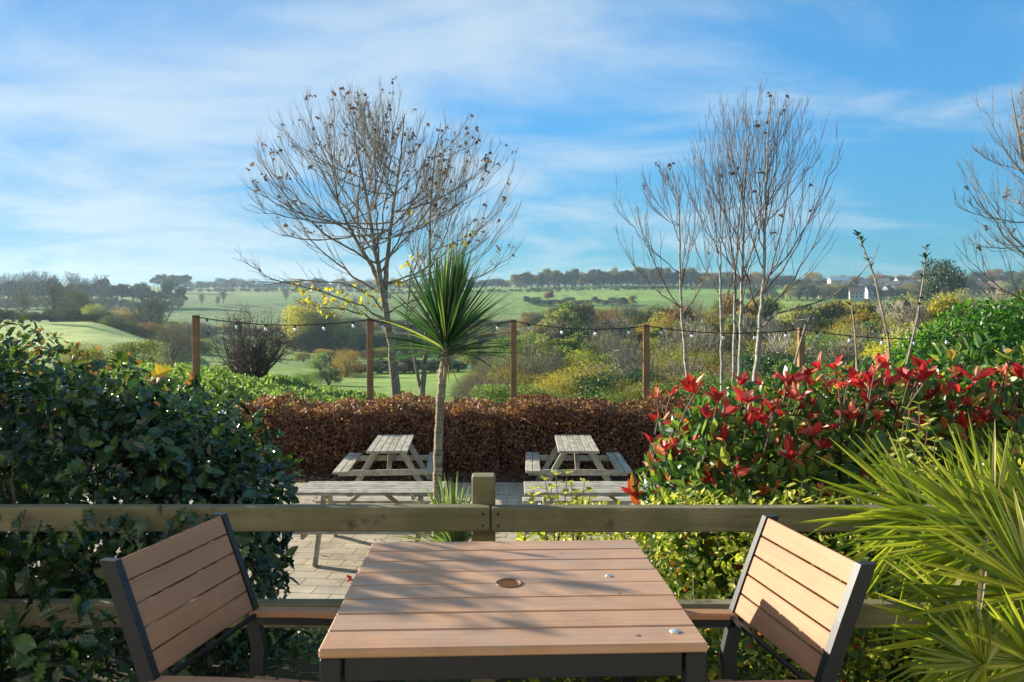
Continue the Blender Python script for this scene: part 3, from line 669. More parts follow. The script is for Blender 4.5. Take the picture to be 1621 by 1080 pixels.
# a few leaves hanging in front of the top rail
q = []
for px in (30, 60, 120, 150, 215, 205, 275, 300, 245, 85, 380, 365, 440):
    for k in range(4 if px < 330 else 1): q.append(P(px+rng.normal()*16, rng.uniform(795, 850) if px < 330 else rng.uniform(845, 870), 2.66+rng.random()*.04))
q = np.array(q); V, Fc = leaves('holly', q, nrm(rdir(len(q))*.5+[0, -.3, -1]), nrm(rdir(len(q))*.5+[0, -1, .3]), rng.uniform(.05, .085, len(q)))
wobj('hanging_leaves', V, Fc, MT['holly'], hl)
b = MB()
for k in range(55):
    x = rng.uniform(-3.2, -1.15); y = rng.uniform(3.1, 4.2); z1 = rng.uniform(.2, .9) if x < -1.6 else rng.uniform(-.1, .6); q0 = np.array([x*.9-.2, y, -.9]); q1 = np.array([x, y-rng.random()*.4, z1])
    b.tube([q0, (q0+q1)/2+rng.normal(size=3)*.08, q1], [.016, .010, .005], 5)
b.build('branches', MT['twig'], hl, world=True)
p, nn = shell([(a, b_+.15, c_+.05, r1*.99, r2, r3*1.0) for a, b_, c_, r1, r2, r3 in (HB[0], HB[1], HB[-2], HB[-1])], 4200, .1)
k = (p[:, 2] > .98); p, nn = p[k], nn[k]; m_ = len(p)
V, Fc = leaves('oval', p, nrm(nn*.5+rdir(m_)), nrm(nn+rdir(m_)*.6), rng.uniform(.035, .06, m_), 1.2); wobj('young_leaves', V, Fc, MT['holly_fringe'], hl)
c = P(258, 592, 2.95); V, Fc = leaves('maple', np.array([c+[-.04, 0, -.01]]), np.array([[.7, -.2, .3]]), np.array([[-.2, -.9, .4]]), .10, .9)
tag(wobj('yellow_leaf', V, Fc, MT['yellow_leaf'], base=c), 'single bright yellow fallen leaf resting on top of the dark holly', 'leaf')
# copper-leaved hedge end beyond the holly, at the photo's side
p, nn = shell([(-5.9, 7.6, .2, 1.3, .9, 1.05)], 5000, .25); m_ = len(p)
t = thing('copper_shrub', 'copper and green leaved bush showing over the top of the holly', 'shrub', (-5.9, 7.6, -1.2))
V, Fc = leaves('oval', p, nrm(nn*.4+rdir(m_)), nrm(nn+rdir(m_)*.7), rng.uniform(.06, .10, m_), 1.25); wobj('foliage', V, Fc, MT['holly_fringe'], t)
b = MB(); [b.tube([(-5.9+.1*k, 7.6, -1.3), (-5.9+.3*k, 7.6+.1*k, .3)], [.03, .012], 5) for k in (-2, -1, 0, 1, 2)]; b.build('stem', MT['twig'], t, world=True)

# ------------------------------------------------------------------ golden euonymus hedge behind the fence
eu = thing('golden_euonymus', 'low golden variegated shrub filling the space behind the fence below the red-leaved bush', 'shrub', (1.2, 3.4, -.2))
EB = [(.35, 3.5, .22, .42, .42, .36), (.85, 3.45, .27, .5, .45, .35), (1.4, 3.45, .25, .55, .45, .38), (2.0, 3.5, .32, .6, .5, .42), (2.6, 3.4, .45, .6, .5, .5), (1.0, 3.25, .0, .8, .28, .4), (1.9, 3.2, .05, .8, .28, .45), (.1, 3.4, .0, .4, .35, .30)]
p, nn = shell(EB, 17000, .35); p = p[(k := p[:, 1] > 2.93)]; nn = nn[k]; m_ = len(p)
V, Fc = leaves('round', p, nrm(nn*.5+rdir(m_)+[0, 0, .2]), nrm(nn+rdir(m_)*.6+[0, 0, .3]), rng.uniform(.022, .042, m_), 1.0); wobj('foliage', V, Fc, MT['euon'], eu)
def sprig(b, base, tip, nl, size, P_, D_, N_):
    base, tip = np.array(base, float), np.array(tip, float); mid = (base+tip)/2+rng.normal(size=3)*.02; b.tube([base, mid, tip], [.004, .003, .002], 4)
    for i in range(nl):
        t_ = .25+.75*i/(nl-1); c = base*(1-t_)**2+2*mid*t_*(1-t_)+tip*t_*t_
        for s in (-1, 1):
            a = i*1.9+(0 if s > 0 else pi); P_.append(c); D_.append([cos(a), sin(a), .55]); N_.append([-cos(a)*.5, -sin(a)*.5, 1])
P_, D_, N_ = [], [], []; b = MB()
for px, py, D in [(862, 760, 3.3), (880, 752, 3.35), (898, 750, 3.3), (905, 768, 3.3), (925, 764, 3.35), (845, 775, 3.3), (935, 778, 3.3), (873, 772, 3.2), (912, 780, 3.2)]:
    tip = P(px, py, D); sprig(b, (tip[0]+rng.normal()*.05, D+.05, .35), tip, 7, .04, P_, D_, N_)
for px, py, D in [(1440, 650, 3.3), (1455, 640, 3.35), (1430, 670, 3.3), (1470, 668, 3.3), (1420, 700, 3.25), (1450, 690, 3.2), (1405, 725, 3.2), (1480, 700, 3.2), (1390, 740, 3.2), (1435, 725, 3.1), (1465, 735, 3.1), (1100, 770, 3.3), (1085, 778, 3.3), (1130, 782, 3.3), (1270, 765, 3.3), (1300, 778, 3.25), (1245, 772, 3.25), (1190, 784, 3.2)]:
    tip = P(px, py, D); sprig(b, (tip[0]+rng.normal()*.08, D+.05, .4), tip, 11 if py < 745 else 6, .04, P_, D_, N_)
V, Fc = leaves('round', np.array(P_), nrm(np.array(D_)), nrm(np.array(N_)), rng.uniform(.03, .05, len(P_)), 1.05); wobj('shoot_leaves', V, Fc, MT['euon'], eu); b.build('shoot_stems', MT['twig'], eu, world=True)
b = MB(); [b.tube([(x, 3.5, -.7), (x+rng.normal()*.1, 3.45, .3)], [.012, .006], 5) for x in np.linspace(.2, 2.7, 16)]; b.build('stem', MT['twig'], eu, world=True)
# lower planting on the slope below the chair and table
t = thing('ground_shrub', 'low pale variegated shrub growing behind the fence below the holly-side chair arm', 'shrub', (-.9, 4.0, -.6))
GB = [(-.95, 3.9, -.45, .5, .5, .26), (-.35, 3.8, -.42, .5, .45, .26), (-1.3, 4.3, -.55, .4, .6, .25), (.3, 4.0, -.40, .5, .5, .28)]
p, nn = shell(GB, 7000, .4); m_ = len(p); V, Fc = leaves('round', p, nrm(nn*.5+rdir(m_)), nrm(nn+rdir(m_)*.7), rng.uniform(.018, .034, m_), 1.0); wobj('foliage', V, Fc, MT['spiky'], t)
b = MB(); [b.tube([(x, 3.9, -.85), (x+rng.normal()*.1, 3.9, -.4)], [.01, .005], 5) for x in np.linspace(-1.2, .5, 10)]; b.build('stem', MT['twig'], t, world=True)

# ------------------------------------------------------------------ photinia
ph = thing('photinia_bush', 'broad leafy bush with bright red young leaves above green ones, behind the fence', 'shrub', (1.9, 4.2, -.6))
PB = [(1.08, 4.1, .36, .38, .5, .62), (1.5, 4.2, .47, .48, .6, .66), (2.05, 4.2, .52, .55, .6, .66), (2.6, 4.15, .54, .6, .6, .76), (3.1, 4.2, .57, .6, .6, .74), (1.3, 4.0, .1, .5, .45, .45), (3.7, 4.3, .5, .7, .7, .6), (2.3, 4.0, .1, 1.0, .5, .5), (1.7, 3.85, .42, .6, .32, .42), (1.2, 3.9, .38, .38, .3, .40)]
p, nn = shell(PB, 13500, .45); m_ = len(p)
V, Fc = leaves('oval', p, nrm(nn*.55+rdir(m_)*.75+[0, 0, .1]), nrm(nn+rdir(m_)*.55+[0, 0, .35]), rng.uniform(.06, .115, m_), rng.uniform(.85, 1.15, m_)); wobj('green_leaves', V, Fc, MT['phot_green'], ph)
b = MB(); P_, D_, N_, S_ = [], [], [], []
cl = [(1040, 618), (1062, 612), (1075, 640), (1050, 660), (1030, 690), (1060, 720), (1040, 740), (1022, 765), (1075, 765), (1120, 650), (1145, 648), (1135, 625), (1170, 600), (1100, 610), (1182, 640), (1195, 655), (1205, 700), (1215, 690), (1200, 735), (1165, 745),
      (1245, 600), (1275, 590), (1300, 575), (1322, 572), (1310, 600), (1340, 600), (1365, 590), (1385, 575), (1405, 570), (1400, 600), (1420, 640), (1350, 640), (1290, 630), (1330, 650), (1460, 572), (1450, 590), (1495, 600), (1520, 610), (1540, 590), (1510, 640), (1545, 640), (1570, 585), (1590, 580), (1580, 610), (1610, 595), (1615, 580), (1600, 640), (1560, 660),
      (1240, 650), (1260, 680), (1095, 690), (1110, 720), (1010, 780), (1035, 790), (1375, 625), (1225, 620), (1390, 655), (1476, 625), (1150, 690), (1300, 700), (1530, 700)]
cl += [(rng.uniform(1180, 1640), rng.uniform(585, 700)) for _ in range(48)]+[(rng.uniform(1020, 1330), rng.uniform(650, 790)) for _ in range(26)]
for i, (px, py) in enumerate(cl):
    D = 3.65+rng.random()*.6+(.25 if px < 1100 else 0); c = P(px, py+14, D); base = c+[rng.normal()*.04, .10, -.20]
    ax = nrm(np.array([rng.normal()*.5, rng.normal()*.35-.15, 1])); b.tube([base, (base+c)/2+rng.normal(size=3)*.01, c], [.006, .005, .004], 5)
    nl = rng.integers(3, 9); L_ = rng.uniform(.055, .13)
    for k in range(nl):
        a = k*2.4+i; sp = .25+1.1*rng.random()**1.2; dd = nrm(ax+sp*np.array([cos(a), sin(a), 0])); P_.append(c+ax*.004*k); D_.append(dd); N_.append(nrm(ax*1.2-.8*np.array([cos(a), sin(a), 0])+rng.normal(size=3)*.2)); S_.append(L_*rng.uniform(.65, 1.1))
V, Fc = leaves('oval', np.array(P_), np.array(D_), np.array(N_), np.array(S_), rng.uniform(.7, .95, len(S_))); wobj('red_leaves', V, Fc, MT['phot_red'], ph)
for k in range(70):
    x = rng.uniform(.95, 3.4); y = rng.uniform(3.9, 4.5); q1 = np.array([x, y, rng.uniform(.4, .95)]); q0 = np.array([x*.75+.5, 4.3, -.9]); b.tube([q0, (q0+q1)/2+rng.normal(size=3)*.06, q1], [.016, .010, .005], 5)
b.build('stems', MT['twig'], ph, world=True)
# tall bare shoots of a shrub standing in the bush
b = MB(); P_, D_, N_ = [], [], []
sh = thing('bare_shoots', 'tall nearly leafless shoots with a few leaves at their tips, rising above the red-leaved bush', 'shrub', (2.3, 4.9, -.9))
for pts in ([(1413, 600), (1405, 530), (1385, 440), (1368, 395), (1358, 370)], [(1430, 600), (1452, 505), (1462, 440), (1466, 392)], [(1252, 600), (1262, 560), (1275, 515), (1283, 500)], [(1357, 620), (1356, 560), (1352, 510), (1347, 480)]):
    D = 4.9; q = np.array([P(x, y, D) for x, y in pts]); q = np.vstack([[q[0][0], D, -.6], q]); b.tube(q, np.linspace(.011, .004, len(q)), 5)
    top = q[-1]; dv = q[-1]-q[-2]
    for k in range(26 if pts[-1][1] < 450 else 5):
        t_ = rng.random()**1.5*1.7; i0 = -1-int(t_) if t_ < 1.7 else -2; c = q[-1]+(q[-2]-q[-1])*min(t_, 1)+(0 if t_ < 1 else (q[-3]-q[-2])*(t_-1)); a = k*2.4; P_.append(c); D_.append([cos(a), sin(a), .9]); N_.append([-cos(a), -sin(a), .8])
V, Fc = leaves('oval', np.array(P_), np.array(D_), np.array(N_), rng.uniform(.025, .05, len(P_)), 1.1); wobj('leaves', V, Fc, MT['holly'], sh); b.build('shoots', MT['bark'], sh, world=True)

# ------------------------------------------------------------------ dwarf fan palm
fp = thing('fan_palm', 'dwarf fan palm with spiky yellow-green fronds leaning over the armchair', 'palm', (1.30, 2.15, 0))
# hub column, row, distance, direction of the fan in degrees (0 = towards the photo's side, 90 = up), half spread, length
fr = [(1462, 818, 2.15, 172, 62, .33), (1573, 848, 1.95, 148, 72, .36), (1578, 862, 2.0, 235, 50, .32), (1547, 1003, 1.9, 176, 42, .31), (1556, 1050, 1.72, 165, 100, .17), (1655, 845, 1.9, 130, 72, .33), (1640, 940, 1.8, 165, 70, .33),
      (1665, 890, 2.25, 138, 75, .36), (1532, 836, 2.35, 145, 60, .28), (1605, 822, 2.4, 118, 60, .29), (1640, 1050, 1.72, 165, 80, .22), (1590, 930, 2.3, 190, 75, .26)]
for i, (px, py, D, ang, half, Ln) in enumerate(fr):
    hub = P(px, py, D); nv = nrm(np.array([rng.normal()*.25-.1, -1, rng.normal()*.25+.3])); a0 = R(ang)
    d0 = np.array([cos(a0), 0, sin(a0)]); d0 = nrm(d0-nv*(d0@nv)); side = np.cross(nv, d0)
    n = int(15+half*.24); an = np.radians(np.linspace(-half, half, n)*1.15)+rng.normal(size=n)*.03
    dv = np.cos(an)[:, None]*d0+np.sin(an)[:, None]*side-nv*(.10+.05*rng.normal(size=(n, 1)))
    LL = Ln*(.78+.22*np.cos(an))*rng.uniform(.9, 1.06, n)
    V, Q = blades(np.tile(hub, (n, 1)), dv, LL, rng.uniform(.0105, .0145, n), rng.uniform(.0, .07, n)+(.35*(rng.random(n) < .10)), 8, .6, np.tile(nv, (n, 1)), .9)
    fro = wobj('frond', V, Q, MT['palm'], fp)
    b = MB(); base = np.array([1.32+rng.normal()*.05, 2.2+rng.normal()*.05, .05+.1*rng.random()]); mid = (base+hub)/2+[0, 0, .10]
    ts = np.linspace(0, 1, 8)[:, None]; q = base*(1-ts)**2+2*mid*ts*(1-ts)+hub*ts**2; b.tube(q, np.linspace(.009, .005, 8), 6); b.build('stalk', MT['palm'], fro, world=True)
hub = P(1562, 850, 1.93); n = 9; dv = nrm(np.array([-.25, -.3, -1.])+rng.normal(size=(n, 3))*.25)
V, Q = blades(np.tile(hub, (n, 1)), dv, .26, .016, .05, 6, .6); f = wobj('dry_frond', V, Q, MT['palm_dead'], fp); f['label'] = 'dry straw-coloured hanging frond'
b = MB(); b.lathe([(.10, -.05), (.09, .08), (.07, .20), (.0, .26)], (1.32, 2.2, 0), 12); b.build('trunk', MT['palm_trunk'], fp, world=True)
# dark evergreen ground planting at the terrace's palm side
t = thing('dark_shrub', 'dark green low shrub in the shade under the fan palm and behind the armchair', 'shrub', (1.5, 3.0, 0))
p, nn = shell([(1.15, 3.1, .02, .5, .25, .30), (1.6, 3.08, .1, .5, .3, .35), (2.0, 2.55, .15, .55, .4, .45), (1.45, 2.5, -.02, .35, .25, .2)], 8000, .4); k = (p[:, 1] < 2.70) | (p[:, 1] > 2.88); p, nn = p[k], nn[k]; m_ = len(p)
V, Fc = leaves('round', p, nrm(nn*.5+rdir(m_)), nrm(nn+rdir(m_)*.7), rng.uniform(.025, .045, m_), 1.0); wobj('foliage', V, Fc, MT['phot_green'], t)
b = MB(); [b.tube([(x, 3.1 if x < 1.7 else 2.6, -.2), (x, 3.0 if x < 1.7 else 2.5, .2)], [.01, .005], 5) for x in np.linspace(1, 2.2, 8)]; b.build('stem', MT['twig'], t, world=True)

# ------------------------------------------------------------------ cordyline palm and spiky clump
D = 6.7; cp = thing('cordyline_palm', 'single-stemmed cabbage palm with one round head of long narrow leaves', 'palm', (P(690, 900, D)[0], D, -1.27))
tp = np.array([[690, 945], [691, 860], [692, 790], [694, 700], [697, 640], [701, 590], [706, 552]]); q = np.array([P(x, y, D) for x, y in tp]); qi = np.linspace(0, 6, 60)
q = np.stack([np.interp(qi, range(7), q[:, i]) for i in range(3)], 1); q += rng.normal(size=q.shape)*.0012
b = MB(); b.tube(q, np.linspace(.041, .036, 60)*(1+.04*rng.normal(size=60))*np.where(np.arange(60) % 3 == 0, 1.05, .98), 12); b.build('trunk', MT['palm_trunk'], cp, world=True, smooth=True)
hub = q[-1]
n = 300; az = rng.uniform(0, 2*pi, n); u = rng.random(n); el = np.radians(92-90*u**.95); dv = np.stack([np.cos(el)*np.cos(az)+.10, np.cos(el)*np.sin(az), np.sin(el)], 1)
el2 = np.clip(1-u, 0, 1); st = hub+np.stack([.025*np.cos(az), .025*np.sin(az), .24*(1-u)-.06], 1)
V, Q = blades(st, dv, rng.uniform(.62, .86, n)*(1-.1*u), rng.uniform(.016, .027, n), .02+.30*u**3*rng.random(n), 9, .45); wobj('leaf_head', V, Q, MT['cord'], cp)
n = 16; az = rng.uniform(0, 2*pi, n); dv = np.stack([np.cos(az)*.5, np.sin(az)*.5, -1*np.ones(n)], 1); V, Q = blades(np.tile(hub-[0, 0, .05], (n, 1)), dv, rng.uniform(.12, .3, n), .02, .05, 6); f = wobj('dry_leaves', V, Q, MT['palm_dead'], cp); f['label'] = 'dry hanging leaves under the head'
t = thing('spiky_clump', 'clump of narrow pale green sword leaves at the foot of the palm trunk', 'plant', (P(718, 900, 6.4)[0], 6.4, -1.27))
n = 150; az = rng.uniform(0, 2*pi, n); el = np.radians(rng.uniform(28, 88, n)); dv = np.stack([np.cos(el)*np.cos(az), np.cos(el)*np.sin(az), np.sin(el)], 1)
c = P(718, 880, 6.4); V, Q = blades(c+dv*.03, dv, rng.uniform(.45, .80, n), rng.uniform(.018, .028, n), .25*np.cos(el), 7, .4); wobj('sword_leaves', V, Q, MT['spiky'], t)
b = MB(); b.lathe([(.07, -1.3), (.06, -1.0), (.05, -.6), (.0, -.55)], (c[0], 6.4, 0), 10); b.build('stem', MT['palm_trunk'], t, world=True)

# ------------------------------------------------------------------ bare trees by limbs reaching an envelope
def curve(a, e, n, lift, r, jit=.02):
    t_ = np.linspace(0, 1, n)[:, None]; L_ = np.linalg.norm(e-a); mid = (a+e)/2+np.array([(e-a)[0]*.16, (e-a)[1]*.16, -L_*lift])
    q = a*(1-t_)**2+2*mid*t_*(1-t_)+e*t_**2; q[1:-1] += r.normal(size=(n-2, 3))*L_*jit; return q
def bare_tree(name, label, group, D, trunks, env, nl, mat, seed, base_py=632, r0=.1, low=-10, twig=.003, brown=0, yellow=None, attach=(.3, .95), nsub=9, ntw=5, yrange=None):
    r = np.random.default_rng(seed); base = P(trunks[0][0][0], base_py, D)
    t = thing(name, label, 'tree', tuple(base), 0, group); bt = MB(); bl = MB(); tips = []
    tr = []
    for k, pts in enumerate(trunks):
        q = np.array([P(x, y, D) for x, y in pts]); q[:, 1] += np.linspace(0, (k % 3-1)*.35, len(q)); m = 24; s_ = np.linspace(0, len(q)-1, m)
        q = np.stack([np.interp(s_, range(len(q)), q[:, i]) for i in range(3)], 1); q[1:-1] += r.normal(size=(m-2, 3))*.008
        rr = r0*(1 if k == 0 else .62); rad = rr*(1-.95*np.linspace(0, 1, m)**.85)+.003; bt.tube(q, rad, 8); tr.append((q, rad))
    cx, cz, rx, rz_ = env; c = P(cx, cz, D); rx *= D/F; rz_ *= D/F; ry = rx*.8
    limbs = []
    for i in range(nl):
        q, rad = tr[i % len(tr)]
        u = (i+.5)/nl; el = np.radians(low+(88-low)*u**.8); az = i*2.39996+r.normal()*.3
        dv = np.array([cos(az)*cos(el), sin(az)*cos(el), sin(el)])
        e = c+dv*np.array([rx, ry, rz_])*r.uniform(.82, 1.04)
        f = attach[0]+(attach[1]-attach[0])*np.clip(u+r.normal()*.12, 0, 1)*.9; j = int(f*(len(q)-1)); a = q[j]
        if e[2] < a[2]+.05: e[2] = a[2]+.05+r.random()*.4
        L_ = np.linalg.norm(e-a); ql = curve(a, e, 14, .12, r, .006); rl = np.linspace(min(rad[j]*.5, .006+.0062*L_), .004, 14); bl.tube(ql, rl, 5, False); limbs.append((ql, L_))
        for s in range(nsub):
            ts = .18+.8*(s+r.random()*.7)/nsub; jj = min(int(ts*13), 12); a2 = ql[jj]; tg = nrm(ql[jj+1]-ql[jj]); L2 = L_*(.5*(1-ts)+.14)*r.uniform(.7, 1.25)
            dv2 = nrm(tg*1.0+nrm(np.cross(tg, r.normal(size=3)))*.5+[0, 0, .55]); e2 = a2+dv2*L2; q2 = curve(a2, e2, 6, .07, r, .012); bl.tube(q2, np.linspace(min(rl[jj]*.7, .008), twig, 6), 3, False); tips.append(q2[-2])
            for w_ in range(ntw):
                tw = .25+.75*r.random(); j3 = min(int(tw*5), 4); a3 = q2[j3]; L3 = (.18+.32*r.random())*(1 if L2 > .5 else .7)
                e3 = a3+nrm(nrm(q2[j3+1]-q2[j3])+nrm(r.normal(size=3))*.5+[0, 0, .7])*L3; bl.tube([a3, (a3+e3)/2+r.normal(size=3)*.012, e3], [twig, twig*.8, twig*.5], 3, False); tips.append(e3)
    bt.build('trunk', mat, t, world=True, smooth=True); bl.build('branches', MT['twig'] if name == 'slim_tree' else MT['bark'], t, world=True)
    tips = np.array(tips)
    if brown:
        sel = tips[r.choice(len(tips), brown)]; k = 4; pp = np.repeat(sel, k, 0)+r.normal(size=(brown*k, 3))*.025; m_ = len(pp)
        V, Fc = leaves('maple', pp, nrm(rdir(m_, r)+[0, 0, -.6]), rdir(m_, r), r.uniform(.05, .10, m_), 1.0); wobj('brown_leaves', V, Fc, MT['brown_leaf'], t)
    if yellow:
        pts = np.array([P(x, y, D+r.normal()*.4) for x, y in yellow]); k = 5; pp = np.repeat(pts, k, 0)+r.normal(size=(len(pts)*k, 3))*[.07, .07, .05]; m_ = len(pp)
        V, Fc = leaves('maple', pp, nrm(rdir(m_, r)+[0, 0, -.8]), rdir(m_, r), r.uniform(.07, .14, m_), 1.0); wobj('yellow_leaves', V, Fc, MT['yellow_leaf'], t)
    return t
yl = [(470, 450), (480, 462), (500, 455), (512, 470), (495, 478), (520, 480), (515, 462), (533, 470), (545, 484), (528, 455), (555, 478), (540, 462), (572, 492), (516, 496), (585, 462), (505, 486), (488, 470), (560, 448), (630, 447), (575, 475), (600, 480)]
bare_tree('bare_tree', 'tall wide-crowned bare tree with brown leaf clusters and yellow leaves on its low branch', None, 17.2,
          [[(627, 632), (622, 560), (613, 500), (606, 455), (598, 400), (586, 330), (572, 250), (560, 180)], [(608, 470), (613, 410), (622, 330), (634, 250), (640, 180)], [(608, 470), (590, 425), (556, 370), (520, 300), (485, 230)]],
          (582, 335, 212, 195), 50, MT['bark'], 3, r0=.115, low=-14, brown=160, yellow=yl, attach=(.40, .80), nsub=11, ntw=6)
# the long low branches that carry the yellow leaves
t1_ = [o for o in bpy.data.objects if o.name.startswith('bare_tree')][-1]; b = MB(); rb = np.random.default_rng(77)
for pts in ([(613, 512), (575, 484), (520, 464), (470, 452), (425, 440), (385, 412)], [(612, 500), (590, 470), (555, 452), (510, 444), (450, 447), (400, 446)], [(615, 520), (580, 500), (545, 490), (505, 486), (470, 478)], [(612, 498), (640, 480), (668, 474), (700, 455), (740, 446)]):
    q = np.array([P(x, y, 17.2-.15*i) for i, (x, y) in enumerate(pts)]); q = q[np.r_[0, 0:len(q)]]; ti = np.linspace(1, len(q)-1, 22); q = np.stack([np.interp(ti, range(len(q)), q[:, k]) for k in range(3)], 1); q[1:-1] += rb.normal(size=(20, 3))*.012
    b.tube(q, np.linspace(.026, .005, 22), 5, False)
    for k in range(30):
        j = rb.integers(3, 21); L3 = rb.uniform(.15, .55); e3 = q[j]+nrm(nrm(q[j+1]-q[j])*.8+rdir(1, rb)[0]*.5+[0, 0, rb.uniform(-.35, .9)])*L3; b.tube([q[j], (q[j]+e3)/2+rb.normal(size=3)*.02, e3], [.006, .0045, .003], 3, False)
        if rb.random() < .5: e4 = (q[j]+e3)/2+nrm(rdir(1, rb)[0]+[0, 0, .4])*L3*.6; b.tube([(q[j]+e3)/2, e4], [.004, .0025], 3, False)
tag(b.build('low_branches', MT['bark'], t1_, world=True), kind='stuff')
bare_tree('bare_tree', 'smaller forked bare tree with brown leaf clusters, growing behind the cordyline palm', None, 19.0,
          [[(668, 632), (674, 560), (678, 500), (682, 440), (683, 337), (690, 250), (700, 200)], [(666, 620), (655, 560), (643, 500), (650, 430), (655, 380)]],
          (738, 350, 112, 155), 30, MT['bark'], 5, r0=.075, low=-18, brown=90, yellow=[(640, 420), (655, 410), (650, 440), (662, 400), (745, 365), (740, 375), (738, 385), (720, 390), (668, 350), (652, 330)], attach=(.42, .9), nsub=8, ntw=4)
tr_specs = [([(1092, 640), (1082, 540), (1075, 470), (1071, 330), (1055, 250)], (1042, 400, 96, 145), 12, 11, 'slim bare sapling with a wide low crown, standing apart from the other four', .055, 6),
            ([(1143, 650), (1141, 540), (1137, 440), (1135, 385), (1148, 370)], (1120, 345, 60, 115), 7, 12, 'short slim pale sapling with a kinked top in the row of bare saplings', .045, 0),
            ([(1160, 655), (1161, 540), (1160, 440), (1166, 330), (1175, 220)], (1145, 290, 85, 140), 10, 13, 'slim pale sapling in the middle of the sapling row', .055, 4),
            ([(1170, 640), (1171, 540), (1172, 420), (1173, 300), (1182, 180)], (1195, 270, 95, 135), 11, 14, 'tallest straight sapling in the row of bare saplings, close beside the middle one', .06, 6),
            ([(1193, 640), (1199, 540), (1205, 440), (1206, 300), (1212, 150)], (1245, 320, 108, 170), 17, 15, 'thickest bare sapling in the row, its crown spreading towards the laurel', .075, 12)]
for pts, env, nl, seed, lab, r0, br in tr_specs:
    bare_tree('slim_tree', lab, 'row of slim bare saplings behind the beech hedge', 17.6+(seed % 3)*.5, [pts], env, nl, MT['bark_pale'], seed, 650, r0, 0, .0034, br, None, (.36, .92), 8, 4)
# long side branch of the last sapling
b = MB(); q = np.array([P(x, y, 17.6) for x, y in [(1203, 521), (1229, 497), (1286, 481), (1316, 470), (1357, 440), (1383, 410), (1392, 385)]]); b.tube(q, np.linspace(.03, .006, 7), 5)
for x, y in [(1300, 477), (1330, 462), (1345, 450), (1260, 489)]:
    a = P(x, y, 17.6); b.tube([a, a+[.15, 0, .35]], [.008, .004], 3, False); b.tube([a, a+[.05, .1, -.25]], [.006, .004], 3, False)
lastt = [o for o in bpy.data.objects if o.name.startswith('slim_tree')][-1]; b.build('side_branch', MT['bark'], lastt, world=True)
bare_tree('bare_tree', 'bare spreading tree whose crown enters the photo beyond the bright green laurel', None, 15.0,
          [[(1720, 640), (1715, 520), (1700, 400), (1690, 280), (1680, 150)], [(1715, 500), (1680, 420), (1640, 330), (1615, 230), (1600, 140)]],
          (1690, 330, 185, 235), 36, MT['bark'], 21, r0=.12, low=-38, brown=45, attach=(.25, .95), nsub=9, ntw=5)
# thicket of crooked stems below the field
def thicket(name, label, cx, D, top, base, half, n, seed, mat='twig'):
    r = np.random.default_rng(seed); c = P(cx, base, D); t = thing(name, label, 'shrub', tuple(c)); b = MB(); H_ = (base-top)*D/F; W_ = half*D/F
    for i in range(n):
        az = r.random()*2*pi; rad_ = np.sqrt(r.random()); e = c+np.array([cos(az)*rad_*W_, sin(az)*rad_*W_, H_*np.sqrt(max(0, 1-rad_**2*.75))*r.uniform(.6, 1)]); a = c+np.array([cos(az), sin(az), 0])*.3*r.random()
        q = curve(a, e, 9, .05, r, .03); b.tube(q, np.linspace(.028, .006, 9), 4, False)
        for s in range(8):
            j = r.integers(2, 8); L2 = r.uniform(.2, .6)*H_*.5; e2 = q[j]+nrm(rdir(1, r)[0]+[0, 0, .5]+nrm(e-a)*.6)*L2; q2 = curve(q[j], e2, 5, .04, r, .05); b.tube(q2, [.009, .007, .006, .005, .004], 3, False)
            for w_ in range(5): j2 = r.integers(1, 4); b.tube([q2[j2], q2[j2]+nrm(rdir(1, r)[0]+[0, 0, .3])*r.uniform(.1, .3)], [.005, .003], 3, False)
    b.build('stems', MT[mat], t, world=True); return t
th = thicket('thorn_thicket', 'tangled leafless thorn bush rising behind the first light post', 398, 24.5, 470, 600, 68, 70, 31)

# ------------------------------------------------------------------ bush and tree kinds for the valley
def clump_leaves(n, r, K=16, size=.05, kind='diamond', shape=(.5, .5, .5), cz=.5, cr=.26, up=.2):
    u = rdir(K, r)*r.uniform(.45, .8, (K, 1)); cc = u*np.array(shape); cc[:, 2] += cz
    cc[:, 2] = np.maximum(cc[:, 2], .14)
    k = r.integers(0, K, n); uu = rdir(n, r); rr = cr*r.uniform(.6, 1.15, K)[k]*(1-.5*r.random(n)**2); p = cc[k]+uu*rr[:, None]*np.array([1, 1, .85])
    p[:, 2] = np.maximum(p[:, 2], .0)
    return leaves(kind, p, nrm(rdir(n, r)+uu*.6+[0, 0, up]), nrm(uu+rdir(n, r)*.7), r.uniform(.6, 1.3, n)*size, 1.0)
def twigs(n, r, size=.16, w=.12, shape=(.5, .5, .5)):
    u = rdir(n, r); u[:, 2] = np.abs(u[:, 2]); rr = r.random(n)**.45; p = u*np.array(shape)*rr[:, None]*[1, 1, 1.75]
    V, Fc = leaves('sliver', p, nrm(u*[1, 1, .8]+rdir(n, r)*.75+[0, 0, .3]), rdir(n, r), r.uniform(.6, 1.5, n)*size, w*1.0); return V, Fc
def merge(*vf):
    Vs, Fs, o = [], [], 0
    for V, Fc in vf: Vs.append(V); Fs.append(Fc+o); o += len(V)
    return np.concatenate(Vs), np.concatenate(Fs)
crowns = {}
